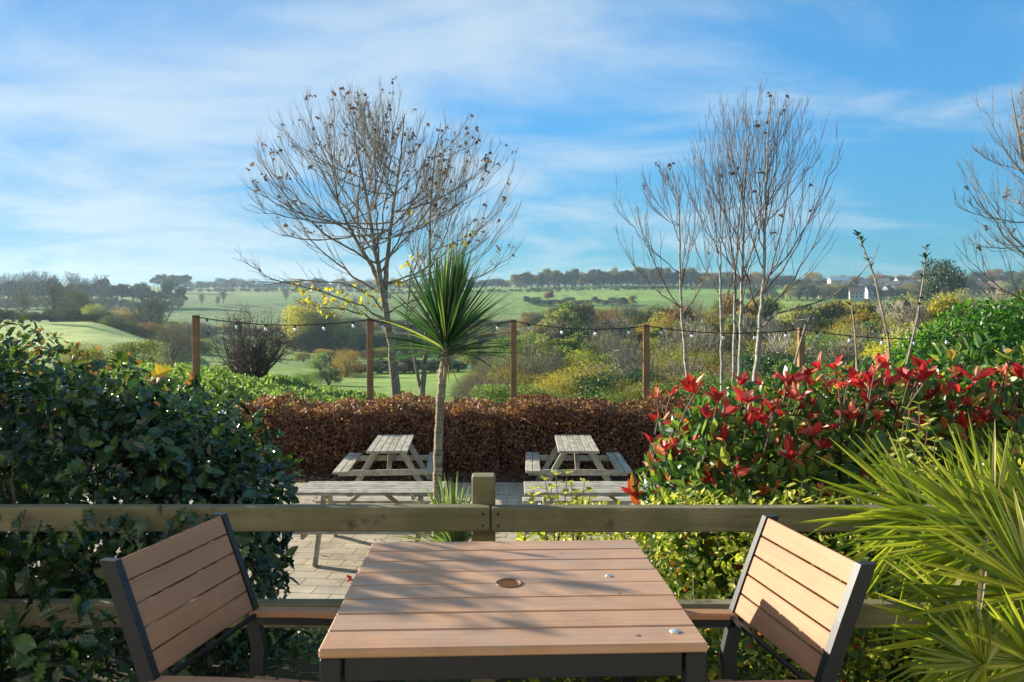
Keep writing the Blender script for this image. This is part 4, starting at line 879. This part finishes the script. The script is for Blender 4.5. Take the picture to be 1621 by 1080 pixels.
def stem_mesh(seed, kind='bush'):
    r = np.random.default_rng(seed); b = MB()
    if kind == 'bush':
        for i in range(9):
            a = r.random()*6.28; e = np.array([cos(a)*.3*r.random(), sin(a)*.3*r.random(), .45+.3*r.random()]); b.tube([(0, 0, -.05), e*.5+r.normal(size=3)*.03, e], [.018, .012, .005], 4, False)
    else:
        b.tube([(0, 0, -.05), (.01, 0, .25), (0, .01, .55), (.02, 0, .8)], [.03, .022, .014, .006], 6)
        for i in range(9):
            a = i*2.4; z = .28+.05*i; e = np.array([cos(a)*.24, sin(a)*.24, z+.22]); b.tube([(0, 0, z), e*[.5, .5, 1]-[0, 0, .08], e], [.013, .008, .004], 4, False)
    return mesh_np('stem', *b.get())
for s in range(3):
    r = np.random.default_rng(100+s)
    crowns[('leafy', s)] = mesh_np('leafy', *clump_leaves(9000, r, 26, .030, shape=(.5, .5, .46), cz=.48, cr=.2))
    crowns[('twiggy', s)] = mesh_np('twiggy', *merge(twigs(2600, r, .13, .7), clump_leaves(7500, r, 34, .024, shape=(.5, .5, .46), cz=.46, cr=.17)))
    crowns[('bare', s)] = mesh_np('bare', *merge(twigs(4500, r, .15, .7), clump_leaves(2200, r, 20, .022, shape=(.5, .5, .46), cz=.48, cr=.2)))
    crowns[('tree', s)] = mesh_np('tree', *clump_leaves(4200, r, 18, .055, shape=(.40, .40, .33), cz=.62, cr=.16))
    crowns[('pine', s)] = mesh_np('pine', *clump_leaves(3000, r, 13, .055, shape=(.42, .42, .12), cz=.84, cr=.12))
    crowns[('stem', s)] = stem_mesh(200+s, 'bush'); crowns[('trunk', s)] = stem_mesh(300+s, 'tree')
def bt_crown(seed):
    r = np.random.default_rng(seed); b = MB()
    for i in range(30):
        a = i*2.4; z = .25+.016*i; el = .6+.5*r.random(); e = np.array([cos(a)*.32*(1-i/60), sin(a)*.32*(1-i/60), min(1, z+.35)]); q = curve(np.array([0, 0, z]), e, 6, .1, r, .02); b.tube(q, np.linspace(.009, .004, 6), 3, False)
        for k in range(9): j = r.integers(1, 5); e2 = q[j]+nrm(rdir(1, r)[0]+[0, 0, .7])*r.uniform(.06, .18); b.tube([q[j], e2], [.0045, .003], 3, False)
    return mesh_np('bare_crown', *b.get())
for s in range(3): crowns[('baretree', s)] = bt_crown(400+s)
cache = {}
def plant(kind, mat, px, D, h, wide=1.0, label=None, cat='bush', group=None, name=None, base_py=None, sink=.03):
    """px: image column used to choose the world X at distance D; h metres"""
    X = (px-CX)/F*D; z = float(gz(X, D)) if base_py is None else P(px, base_py, D)[2]
    s = int(rng.integers(0, 3)); key = (kind, mat, s)
    if key not in cache:
        me = crowns[(kind, s)].copy(); me.materials.clear(); me.materials.append(BK.get(mat) or MT[mat])
        sm_ = crowns[('trunk' if kind in ('tree', 'pine', 'baretree') else 'stem', s)].copy(); sm_.materials.clear(); sm_.materials.append(MT['bark']); cache[key] = (me, sm_)
    me, sm_ = cache[key]
    t = bpy.data.objects.new(name or ('tree' if kind in ('tree', 'pine', 'baretree') else 'bush'), sm_); COL.objects.link(t)
    tag(t, label, cat, group); t.location = (X, D, z-sink*h); t.scale = (h*wide, h*wide, h); t.rotation_euler = (0, 0, rng.random()*6.28)
    c = bpy.data.objects.new('crown' if cat == 'tree' else 'foliage', me); COL.objects.link(c); c.parent = t
    return t
# ------------------------------------------------------------------ valley planting
post_gap = [(310, 'over the holly'), (586, 'between first and second posts'), (813, 'between second and third posts'), (1023, 'between third and fourth posts'),
            (1268, 'behind the slim saplings'), (1522, 'between fifth and sixth posts'), (9999, 'past the sixth post')]
def where(px):
    for i, (x, s) in enumerate(post_gap):
        if px < x: return s
kd = {'olive': 'olive-brown twiggy', 'rust': 'rusty brown', 'golden': 'golden yellow', 'evergreen': 'dark evergreen', 'green': 'mid-green leafy', 'willow': 'pale straw-coloured', 'grey': 'grey leafless', 'far': 'dark bluish'}
def lab_bush(mat, px, D, h):
    z = 'just beyond the beech hedge' if D < 32 else ('on the near valley slope' if D < 75 else ('in the valley wood' if D < 160 else 'far down the valley wood'))
    sz = 'low ' if h < 1.6 else ('tall ' if h > 6.5 else '')
    return ('%s%s bush %s, %s' % (sz, kd[mat], z, where(px))), '%s bushes %s' % (kd[mat], z)
def scrub(px, D, ytop, mat, kind=None, wide=1.0, lab=None, grp=None):
    yg = HY+(EYE-float(gz((px-CX)/F*D, D)))*F/D; h = max(.5, (yg-ytop)*D/F)
    kind = kind or {'olive': 'twiggy', 'rust': 'twiggy', 'grey': 'bare', 'golden': 'leafy', 'evergreen': 'leafy', 'green': 'leafy', 'willow': 'leafy', 'far': 'leafy'}[mat]
    l, g = lab_bush(mat, px, D, h); wd = wide*max(.75, min(1.7, 2.2/h**.5))
    return plant(kind, mat, px, D, h, wd, lab or l, 'bush', grp or g, name={'golden': 'golden_bush', 'evergreen': 'evergreen_bush', 'willow': 'willow_bush', 'grey': 'bare_bush'}.get(mat, 'bush'))
# skyline of the scrub by column, for nearest to farthest
xs_ = [730, 800, 870, 950, 1030, 1100, 1200, 1300, 1400, 1500, 1640]
def topc(px, D):
    far = np.interp(px, xs_, [545, 520, 490, 478, 482, 472, 468, 474, 458, 462, 455]); near = np.interp(px, xs_, [622, 600, 604, 606, 602, 598, 585, 570, 560, 560, 550])
    f = np.clip(np.log(D/19)/np.log(190/19), 0, 1); return near+(far-near)*f**.85
for D, step in ((19, 62), (24, 52), (31, 46), (42, 38), (58, 32), (80, 27), (110, 23), (150, 20), (195, 19)):
    px = 735+rng.random()*30
    while px < 1640:
        if not (D < 60 and px < 770):
            u = rng.random(); mats = ['olive', 'rust', 'grey', 'green', 'evergreen', 'golden', 'willow']
            pr = [.34, .20, .16, .12, .06, .08, .04] if px > 1000 else [.32, .06, .24, .20, .09, .06, .03]
            if D < 26: pr = [.30, .04, .26, .28, .12, 0, 0]
            mat = mats[int(np.searchsorted(np.cumsum(pr), u*.999))]
            scrub(px, D, topc(px, D)+rng.normal()*(11 if D > 40 else 8), mat, kind=('tree' if D > 50 and mat in ('golden', 'green', 'rust', 'olive', 'evergreen') and rng.random() < .4 else None))
        px += step*rng.uniform(.75, 1.25)
for i in range(46):
    px = rng.uniform(870, 1640); D = rng.choice([26, 34, 46, 60, 85, 120]); yg = HY+(EYE-float(gz((px-CX)/F*D, D)))*F/D; yt = topc(px, D)-rng.uniform(4, 26)
    bm_ = 'bark' if rng.random() < .5 else 'bark_pale'; h_ = (yg-yt)*D/F
    plant('baretree', bm_, px, D, h_, .75, ('dark ' if bm_ == 'bark' else 'pale ')+('low ' if h_ < 5 else 'tall ')+'leafless young tree '+('just beyond the beech hedge, ' if D < 40 else 'standing out of the scrub, ')+where(px), 'tree', 'leafless young trees in the scrub', 'young_tree')
# singled-out bushes
S = [(915, 26, 560, 'golden', 1.0, 'yellow-green leafy bush above the beech hedge, left of the dark ivy-clad bush'),
     (975, 23, 572, 'evergreen', 1.1, 'rounded very dark ivy-clad bush just short of the fourth light post'),
     (900, 85, 500, 'evergreen', .7, 'small dark ivy-clad tree standing alone above the scrub, past the third light post'),
     (1036, 140, 484, 'golden', 1.1, 'bright orange-yellow tree directly above the fourth light post'),
     (962, 160, 478, 'rust', 1.0, 'yellow-brown autumn bush at the field edge between the third and fourth light posts'),
     (1232, 150, 458, 'willow', 1.2, 'pale straw-coloured willow behind the thickest bare sapling'),
     (1262, 120, 476, 'willow', 1.0, 'lower grey-green willow next to the straw-coloured one'),
     (1240, 24, 540, 'evergreen', 1.0, 'dark green bush beside the fifth light post'),
     (1448, 22, 498, 'golden', .9, 'bright yellow bush against the green laurel'), (1425, 21, 535, 'golden', .8, 'lower yellow bush in front of the bright yellow one'),
     (770, 30, 588, 'grey', 1.0, 'grey leafless bush beside the third light post'), (745, 60, 588, 'grey', 1, 'grey leafless bush at the edge of the meadow behind the palm crown'),
     (1008, 19, 590, 'olive', 1, 'low twiggy bush at the foot of the fourth light post'), (1205, 17.8, 606, 'grey', 1.6, 'pale twiggy brush pile at the foot of the bare saplings')]
for px, D, yt, mat, wd, lb in S: scrub(px, D, yt, mat, wide=wd, lab=lb, grp=None)
# laurel at the photo's side
t = thing('laurel_bush', 'large bright green leafy laurel at the photo\'s side behind the sixth light post', 'shrub', (8.9, 13.6, -1.2))
LB = [(9.3, 13.9, .5, 1.7, 1.3, 1.25), (7.6, 13.3, -.3, 1.0, 1.0, .95), (8.3, 13.6, .2, 1.2, 1.1, 1.1), (10.8, 13.9, .9, 1.8, 1.3, 1.35), (6.7, 13.2, -.8, .8, .8, .75), (12.5, 14, .9, 1.6, 1.2, 1.6)]
LB = [(a, b_+3.0 if False else b_+3.3, c_, d_, e_, f_) for a, b_, c_, d_, e_, f_ in LB]
LB = [(a*1.18, b_, c_+.0, d_*1.15, e_, f_*1.1) for a, b_, c_, d_, e_, f_ in LB]
p, nn = shell(LB, 21000, .35); p += .12*np.sin(p[:, [1, 2, 0]]*3.1); m_ = len(p)
V, Fc = leaves('oval', p, nrm(nn*.4+rdir(m_)+[0, 0, -.1]), nrm(nn+rdir(m_)*.6+[0, 0, .3]), rng.uniform(.09, .16, m_), 1.35); wobj('foliage', V, Fc, MT['bramble'], t)
b = MB(); [b.tube([(x, 17, -1.5), (x+rng.normal()*.3, 16.8, .4)], [.05, .02], 5) for x in np.linspace(8, 13, 9)]; b.build('stem', MT['twig'], t, world=True)
# weeds of the bank behind the hedge
n = 52000; X = rng.uniform(-13, -2.0, n); Y = rng.uniform(16.9, 34, n); pxx = CX+X/Y*F; k = (pxx > 60) & (pxx < 610) & (rng.random(n) < np.clip((640-pxx)/200, 0, 1)); X, Y = X[k], Y[k]; n = len(X)
hgt = .22*np.abs(np.sin(X*1.9+Y)*np.sin(Y*1.3+X*.7)); p = np.stack([X, Y, gz(X, Y)+rng.random(n)*(.10+hgt)], 1)
V, Fc = leaves('oval', p, nrm(rdir(n)+[0, 0, .8]), nrm(rdir(n)*.8+[0, -.2, 1]), rng.uniform(.07, .15, n), 1.2); tag(wobj('bank_weeds', V, Fc, MT['weed']), 'bright green nettles and weeds covering the bank behind the beech hedge', 'weeds', kind='stuff')
n = 26000; X = rng.uniform(-4, 9, n); Y = rng.uniform(15.6, 19.5, n); p = np.stack([X, Y, gz(X, Y)+rng.random(n)*(.15+.5*np.abs(np.sin(X*2.3+Y)))], 1)
V, Fc = leaves('diamond', p, nrm(rdir(n)+[0, 0, 1.2]), rdir(n), rng.uniform(.05, .13, n), .9); tag(wobj('rough_growth', V, Fc, BK['green']), 'rough weeds and ivy along the back of the beech hedge', 'weeds', kind='stuff')
n = 9000; X = rng.uniform(-3.5, 4.5, n); Y = rng.uniform(3.0, 6.7, n); p = np.stack([X, Y, gz(X, Y)+rng.random(n)*.10], 1)
V, Fc = leaves('oval', p, nrm(rdir(n)+[0, 0, .5]), nrm(rdir(n)*.7+[0, 0, 1]), rng.uniform(.03, .06, n), 1.2); tag(wobj('ivy_cover', V, Fc, BK['evergreen']), 'ivy and small leaves covering the sloping bed below the fence', 'ground cover', kind='stuff')
# bushes at the edge of the weed bank and the meadow
for px, D, yt, mat, lb in [(210, 45, 528, 'green', 'rounded green bush standing below the bright field, seen over the holly'), (130, 42, 532, 'olive', 'loose twiggy bush below the bright field, over the holly'), (275, 75, 498, 'grey', 'bluish leafless tree clump just short of the first light post'),
                           (480, 36, 585, 'green', 'leafy bush at the edge of the weed bank, under the yellow leaves'), (440, 33, 588, 'green', 'leafy weed clump on the bank behind the thorn thicket'), (520, 75, 575, 'evergreen', 'dark bush in the meadow before the second light post'), (548, 100, 545, 'rust', 'round brown bush in the lower meadow before the second light post'),
                           (530, 105, 553, 'evergreen', 'dark green bush next to the round brown bush'), (508, 110, 553, 'green', 'green bush at the end of the meadow bushes'), (600, 115, 564, 'evergreen', 'low dark bush behind the light post in the lower meadow'), (655, 112, 566, 'evergreen', 'dark bush between the tree trunks in the lower meadow'), (640, 112, 560, 'evergreen', 'dark pointed bush between the bare tree trunks')]:
    scrub(px, D, yt, mat, lab=lb)
def row(p0, p1, n, D0, D1, h, mat, kind, cat, name, label, group, wide=1.0, jit=.15):
    for i in range(n):
        f = (i+rng.random()*.6)/n; px = p0+(p1-p0)*f; D = D0+(D1-D0)*f
        mt = mat if isinstance(mat, str) else mat[int(rng.integers(0, len(mat)))]; k_ = rng.uniform(1-jit*1.6, 1+jit*1.6)
        col_ = {'far': 'dusky', 'evergreen': 'blackish-green', 'rust': 'rusty', 'olive': 'olive', 'green': 'green', 'grey': 'grey', 'bark': 'bare', 'golden': 'golden'}[mt]
        sz = 'stunted ' if k_ < 1-jit*.8 else ('towering ' if k_ > 1+jit*.8 else '')
        plant(kind, mt, px, D*(1+rng.normal()*.01), h*k_, wide, sz+col_+' '+label+', '+where(px), cat, group, name)
row(560, 730, 16, 112, 116, 1.9, ['evergreen', 'grey'], 'leafy', 'bush', 'hedge_bush', 'bush in the low meadow hedge', 'bushes of the meadow hedge', 1.6)
row(465, 780, 34, 200, 215, 6.5, ['far', 'evergreen', 'far'], 'leafy', 'bush', 'hedge_bush', 'bush in the tall valley hedge', 'bushes of the tall valley hedge', 1.5)
for px, h, mat in ((478, 15, 'golden'), (492, 17, 'rust'), (507, 15, 'olive'), (525, 14, 'rust'), (545, 13, 'olive'), (560, 12, 'grey')):
    plant('leafy' if mat == 'golden' else 'twiggy', mat, px, 200+rng.normal()*3, h*.95, .75, {'golden': 'orange-gold tree at the end of the valley tree group below the yellow leaves'}.get(mat, 'brownish autumn tree in the valley group behind the yellow leaves'), 'tree', 'autumn trees in the valley below the yellow leaves', 'autumn_tree')
row(170, 330, 13, 158, 160, 3.2, ['rust', 'grey', 'olive'], 'twiggy', 'bush', 'hedge_bush', 'bush edging the bright field', 'bushes along the bright field', 1.6)
row(-60, 175, 16, 163, 165, 2.6, ['far'], 'leafy', 'bush', 'hedge_bush', 'hedge bush dividing the bright fields', 'bushes of the hedge between the bright fields', 2.0)
for px, D, h, kind, lb in [(36, 150, 8, 'baretree', 'lone leafless tree on the crest of the bright field'), (85, 168, 10, 'baretree', 'leafless tree at the hedge between the bright fields'), (118, 190, 10, 'twiggy', 'wide greyish tree in front of the far field, over the holly'), (105, 210, 12, 'twiggy', 'tall greyish tree at the corner of the upper bright field'), (135, 200, 9, 'twiggy', 'lower greyish tree behind the bright field'), (160, 185, 6, 'twiggy', 'small dark tree on the field edge near the tramlines'),
                        (222, 190, 10, 'baretree', 'bare tree in the middle of the far sloping field'), (238, 180, 11, 'baretree', 'pair of bare trees at the foot of the far sloping field'), (252, 182, 11, 'baretree', 'second of the pair of bare trees at the foot of the sloping field')]:
    plant(kind, 'far' if kind == 'twiggy' else 'bark', px, D, h, 1.0, lb, 'tree', None, 'field_tree')
row(455, 870, 40, 330, 345, 3.0, ['far', 'evergreen', 'olive'], 'leafy', 'bush', 'hedge_bush', 'bush in the hedge across the sloping field', 'bushes of the sloping field hedge', 2.0)
row(180, 470, 24, 262, 285, 3.4, ['far', 'rust', 'olive'], 'leafy', 'bush', 'hedge_bush', 'bush in the hedge at the slope foot', 'bushes of the hedge at the foot of the slope', 1.7)
row(700, 905, 12, 240, 262, 7, ['olive', 'rust', 'golden', 'green'] , 'leafy', 'bush', 'valley_bush', 'round autumn bush in the valley bottom', 'autumn bushes in the valley bottom', 1.2)
row(600, 1100, 56, 640, 690, 3.2, ['far', 'evergreen'], 'leafy', 'bush', 'hedge_bush', 'bush in the hedge below the skyline wood', 'bushes of the hedge below the skyline wood', 2.2, .2)
for px_i, d_i, h_i in ((832, 480, 6), (868, 500, 8), (940, 505, 5), (985, 470, 7), (1002, 480, 9), (612, 500, 8)):
    row(px_i, px_i+3, 1, d_i, d_i, h_i, ['olive', 'rust', 'far'], 'tree', 'tree', 'field_tree', 'single tree standing in the high field', 'single trees of the high fields', 1.0)
for px_i, d_i, h_i in ((318, 470, 10), (345, 455, 8), (352, 470, 9), (452, 500, 11), (560, 440, 8)):
    row(px_i, px_i+3, 1, d_i, d_i, h_i, 'bark', 'baretree', 'tree', 'bare_field_tree', 'leafless tree in the high field', 'leafless trees of the high field')
row(860, 1240, 34, 300, 420, 9, ['golden', 'olive', 'green', 'rust', 'olive'], 'tree', 'tree', 'valley_tree', 'autumn tree above the scrub', 'autumn trees above the scrub', .95, .25)
row(150, 340, 16, 172, 250, 6, ['olive', 'far', 'rust', 'grey'], 'twiggy', 'bush', 'valley_bush', 'twiggy bush at the foot of the far slope', 'twiggy bushes at the foot of the far slope', 1.3, .3)
row(440, 800, 26, 232, 300, 5, ['olive', 'far', 'rust', 'golden', 'evergreen'], 'leafy', 'bush', 'valley_bush', 'bush scattered up the valley side', 'bushes scattered up the valley side', 1.5, .35)
row(480, 760, 12, 150, 165, 2.6, ['olive', 'grey', 'evergreen', 'rust'], 'leafy', 'bush', 'meadow_bush', 'small bush in the valley meadow', 'small bushes of the valley meadow', 1.6, .3)
# tree belt on the left ridge
row(-120, 290, 40, 330, 420, 6.5, ['far', 'far', 'olive', 'rust'], 'leafy', 'tree', 'ridge_tree', 'rounded tree in the hilltop belt', 'trees of the ridge belt', 1.0)
row(-80, 300, 24, 400, 440, 13.5, ['far', 'evergreen'], 'tree', 'tree', 'ridge_tree', 'tree rising out of the hilltop belt', 'taller trees of the ridge belt', .9)
row(-20, 170, 12, 415, 420, 16, 'bark', 'baretree', 'tree', 'bare_ridge_tree', 'leafless skyline tree', 'leafless skyline trees')
row(242, 298, 10, 640, 650, 15, ['evergreen', 'far'], 'pine', 'tree', 'pine_tree', 'flat-topped skyline pine', 'skyline pines', .8)
row(290, 830, 70, 860, 880, 10, ['far', 'far', 'rust'], 'leafy', 'tree', 'ridge_tree', 'small distant skyline tree', 'distant skyline trees', 1.5, .3)
row(300, 640, 26, 700, 705, 4, ['far'], 'leafy', 'bush', 'hedge_bush', 'bush in the hedge below the skyline', 'bushes of the far hedge', 2.2)
row(815, 1110, 46, 760, 780, 18, ['far', 'far', 'olive'], 'tree', 'tree', 'wood_tree', 'tree in the long skyline wood', 'trees of the skyline wood', .8)
row(820, 1180, 40, 800, 810, 15, ['far'], 'leafy', 'tree', 'wood_tree', 'rounded tree inside the skyline wood', 'inner trees of the skyline wood', 1.1)
row(840, 1000, 14, 480, 500, 5, ['far', 'evergreen'], 'leafy', 'bush', 'hedge_bush', 'bush in the hedge under the high field', 'bushes of the high field hedge', 1.8)
row(830, 1080, 26, 330, 350, 8, ['olive', 'green', 'far', 'rust'], 'leafy', 'bush', 'hedge_bush', 'bush in the belt below the high field', 'bushes of the middle belt', 1.4)
row(1110, 1640, 60, 760, 820, 13, ['far', 'olive', 'rust', 'far'], 'leafy', 'tree', 'village_tree', 'tree among the village houses', 'trees around the village', 1.2, .3)
row(1180, 1640, 34, 560, 640, 11, ['far', 'olive', 'evergreen'], 'leafy', 'tree', 'village_tree', 'tree at the village hill\'s lower edge', 'trees below the village', 1.2, .3)
plant('leafy', 'evergreen', 1490, 190, 19, .62, 'large dark rounded evergreen standing out against the village', 'tree', None, 'evergreen_tree', 512)
# village
wall_m = [plain('render_wall', (.42, .41, .38), .8), plain('brick_wall', (.26, .15, .10), .85), plain('cream_wall', (.50, .45, .36), .8)]
roof_m = [plain('slate_roof', (.09, .095, .11), .6), plain('tile_roof', (.20, .12, .09), .8), plain('pale_roof', (.65, .67, .70), .5)]
glass_m = plain('window_glass', (.03, .04, .05), .15)
def house(px, D, w_, d_, h_, a, wm, rm, label, base=None, flat=.5):
    X = (px-CX)/F*D; z = float(gz(X, D)) if base is None else P(px, base, D)[2]
    t = thing('house', label, 'house', (X, D, z), a, 'houses of the hillside village'); b = MB(); b.box((0, 0, h_/2-1), (w_, d_, h_+2)); rh = d_*flat
    V = [(-w_/2, -d_/2, h_), (-w_/2, d_/2, h_), (-w_/2, 0, h_+rh*.92), (w_/2, -d_/2, h_), (w_/2, d_/2, h_), (w_/2, 0, h_+rh*.92)]; b.add(V, T=[[0, 2, 1], [3, 4, 5]]); b.build('wall', wm, t)
    b = MB(); ov = .35
    for s in (-1, 1): b.beam((0, s*(d_/2+ov), h_-ov*.9), (0, 0, h_+rh+.1), w_+2*ov, .22, up=(0, -s, 1), bev=0)
    r_ = b.build('roof', rm, t); b = MB(); b.box((w_*.3, 0, h_+rh+.4), (.9, .7, 1.8)); b.build('chimney', wall_m[1], r_)
    for x in np.arange(-w_/2+1.6, w_/2-1, 3.0):
        for zf in ((.3, .72) if h_ > 4 else (.5,)):
            for s in (-1, 1): b = MB(); b.box((x, s*(d_/2+.02), h_*zf), (1.3, .1, 1.2)); b.build('window', glass_m, t)
hs = [(1305, 470, 9), (1318, 466, 11), (1333, 470, 8), (1347, 466, 10), (1356, 473, 10), (1368, 466, 9), (1380, 470, 9), (1392, 463, 9), (1404, 468, 8), (1417, 460, 9), (1428, 466, 10), (1440, 458, 9), (1450, 464, 8), (1461, 457, 9), (1512, 462, 10), (1523, 470, 8), (1534, 462, 10), (1545, 456, 9), (1528, 478, 9), (1556, 466, 9), (1400, 455, 9), (1370, 457, 9), (1575, 460, 10), (1590, 466, 9), (1342, 459, 9), (1425, 452, 9)]
for i, (px, py, w_) in enumerate(hs):
    D = 560+(474-py)*8.5; wm = [0, 2, 0, 1][i % 4]; rm = [0, 1, 0][i % 3]
    house(px, D, w_, 7, 5, rng.uniform(-.9, .9), wall_m[wm], roof_m[rm], ['white-walled', 'brick', 'cream-walled'][wm]+' house on the village hill, '+('on the field side of the large dark evergreen' if px < 1490 else 'past the large dark evergreen'), base=py)
house(1328, 745, 20, 8, 3.4, .05, wall_m[0], roof_m[2], 'long low building with a white roof at the top of the village', base=449, flat=.3)
# ------------------------------------------------------------------ haze
m = bpy.data.materials.new('haze'); m.use_nodes = True; nt = m.node_tree; nt.nodes.clear(); o_ = N(nt, 'ShaderNodeOutputMaterial'); v = N(nt, 'ShaderNodeVolumePrincipled')
v.inputs['Color'].default_value = (.62, .83, 1, 1); v.inputs['Density'].default_value = HAZE_D; v.inputs['Anisotropy'].default_value = .35; L(nt, v.outputs[0], o_.inputs['Volume'])
mb = MB(); zt = 82.; mb.box((0, 640, (zt-30)/2), (3500, 1440, zt+30)); h = mb.build('haze', m); tag(h, 'thin blue autumn haze over the valley', 'haze', kind='stuff')
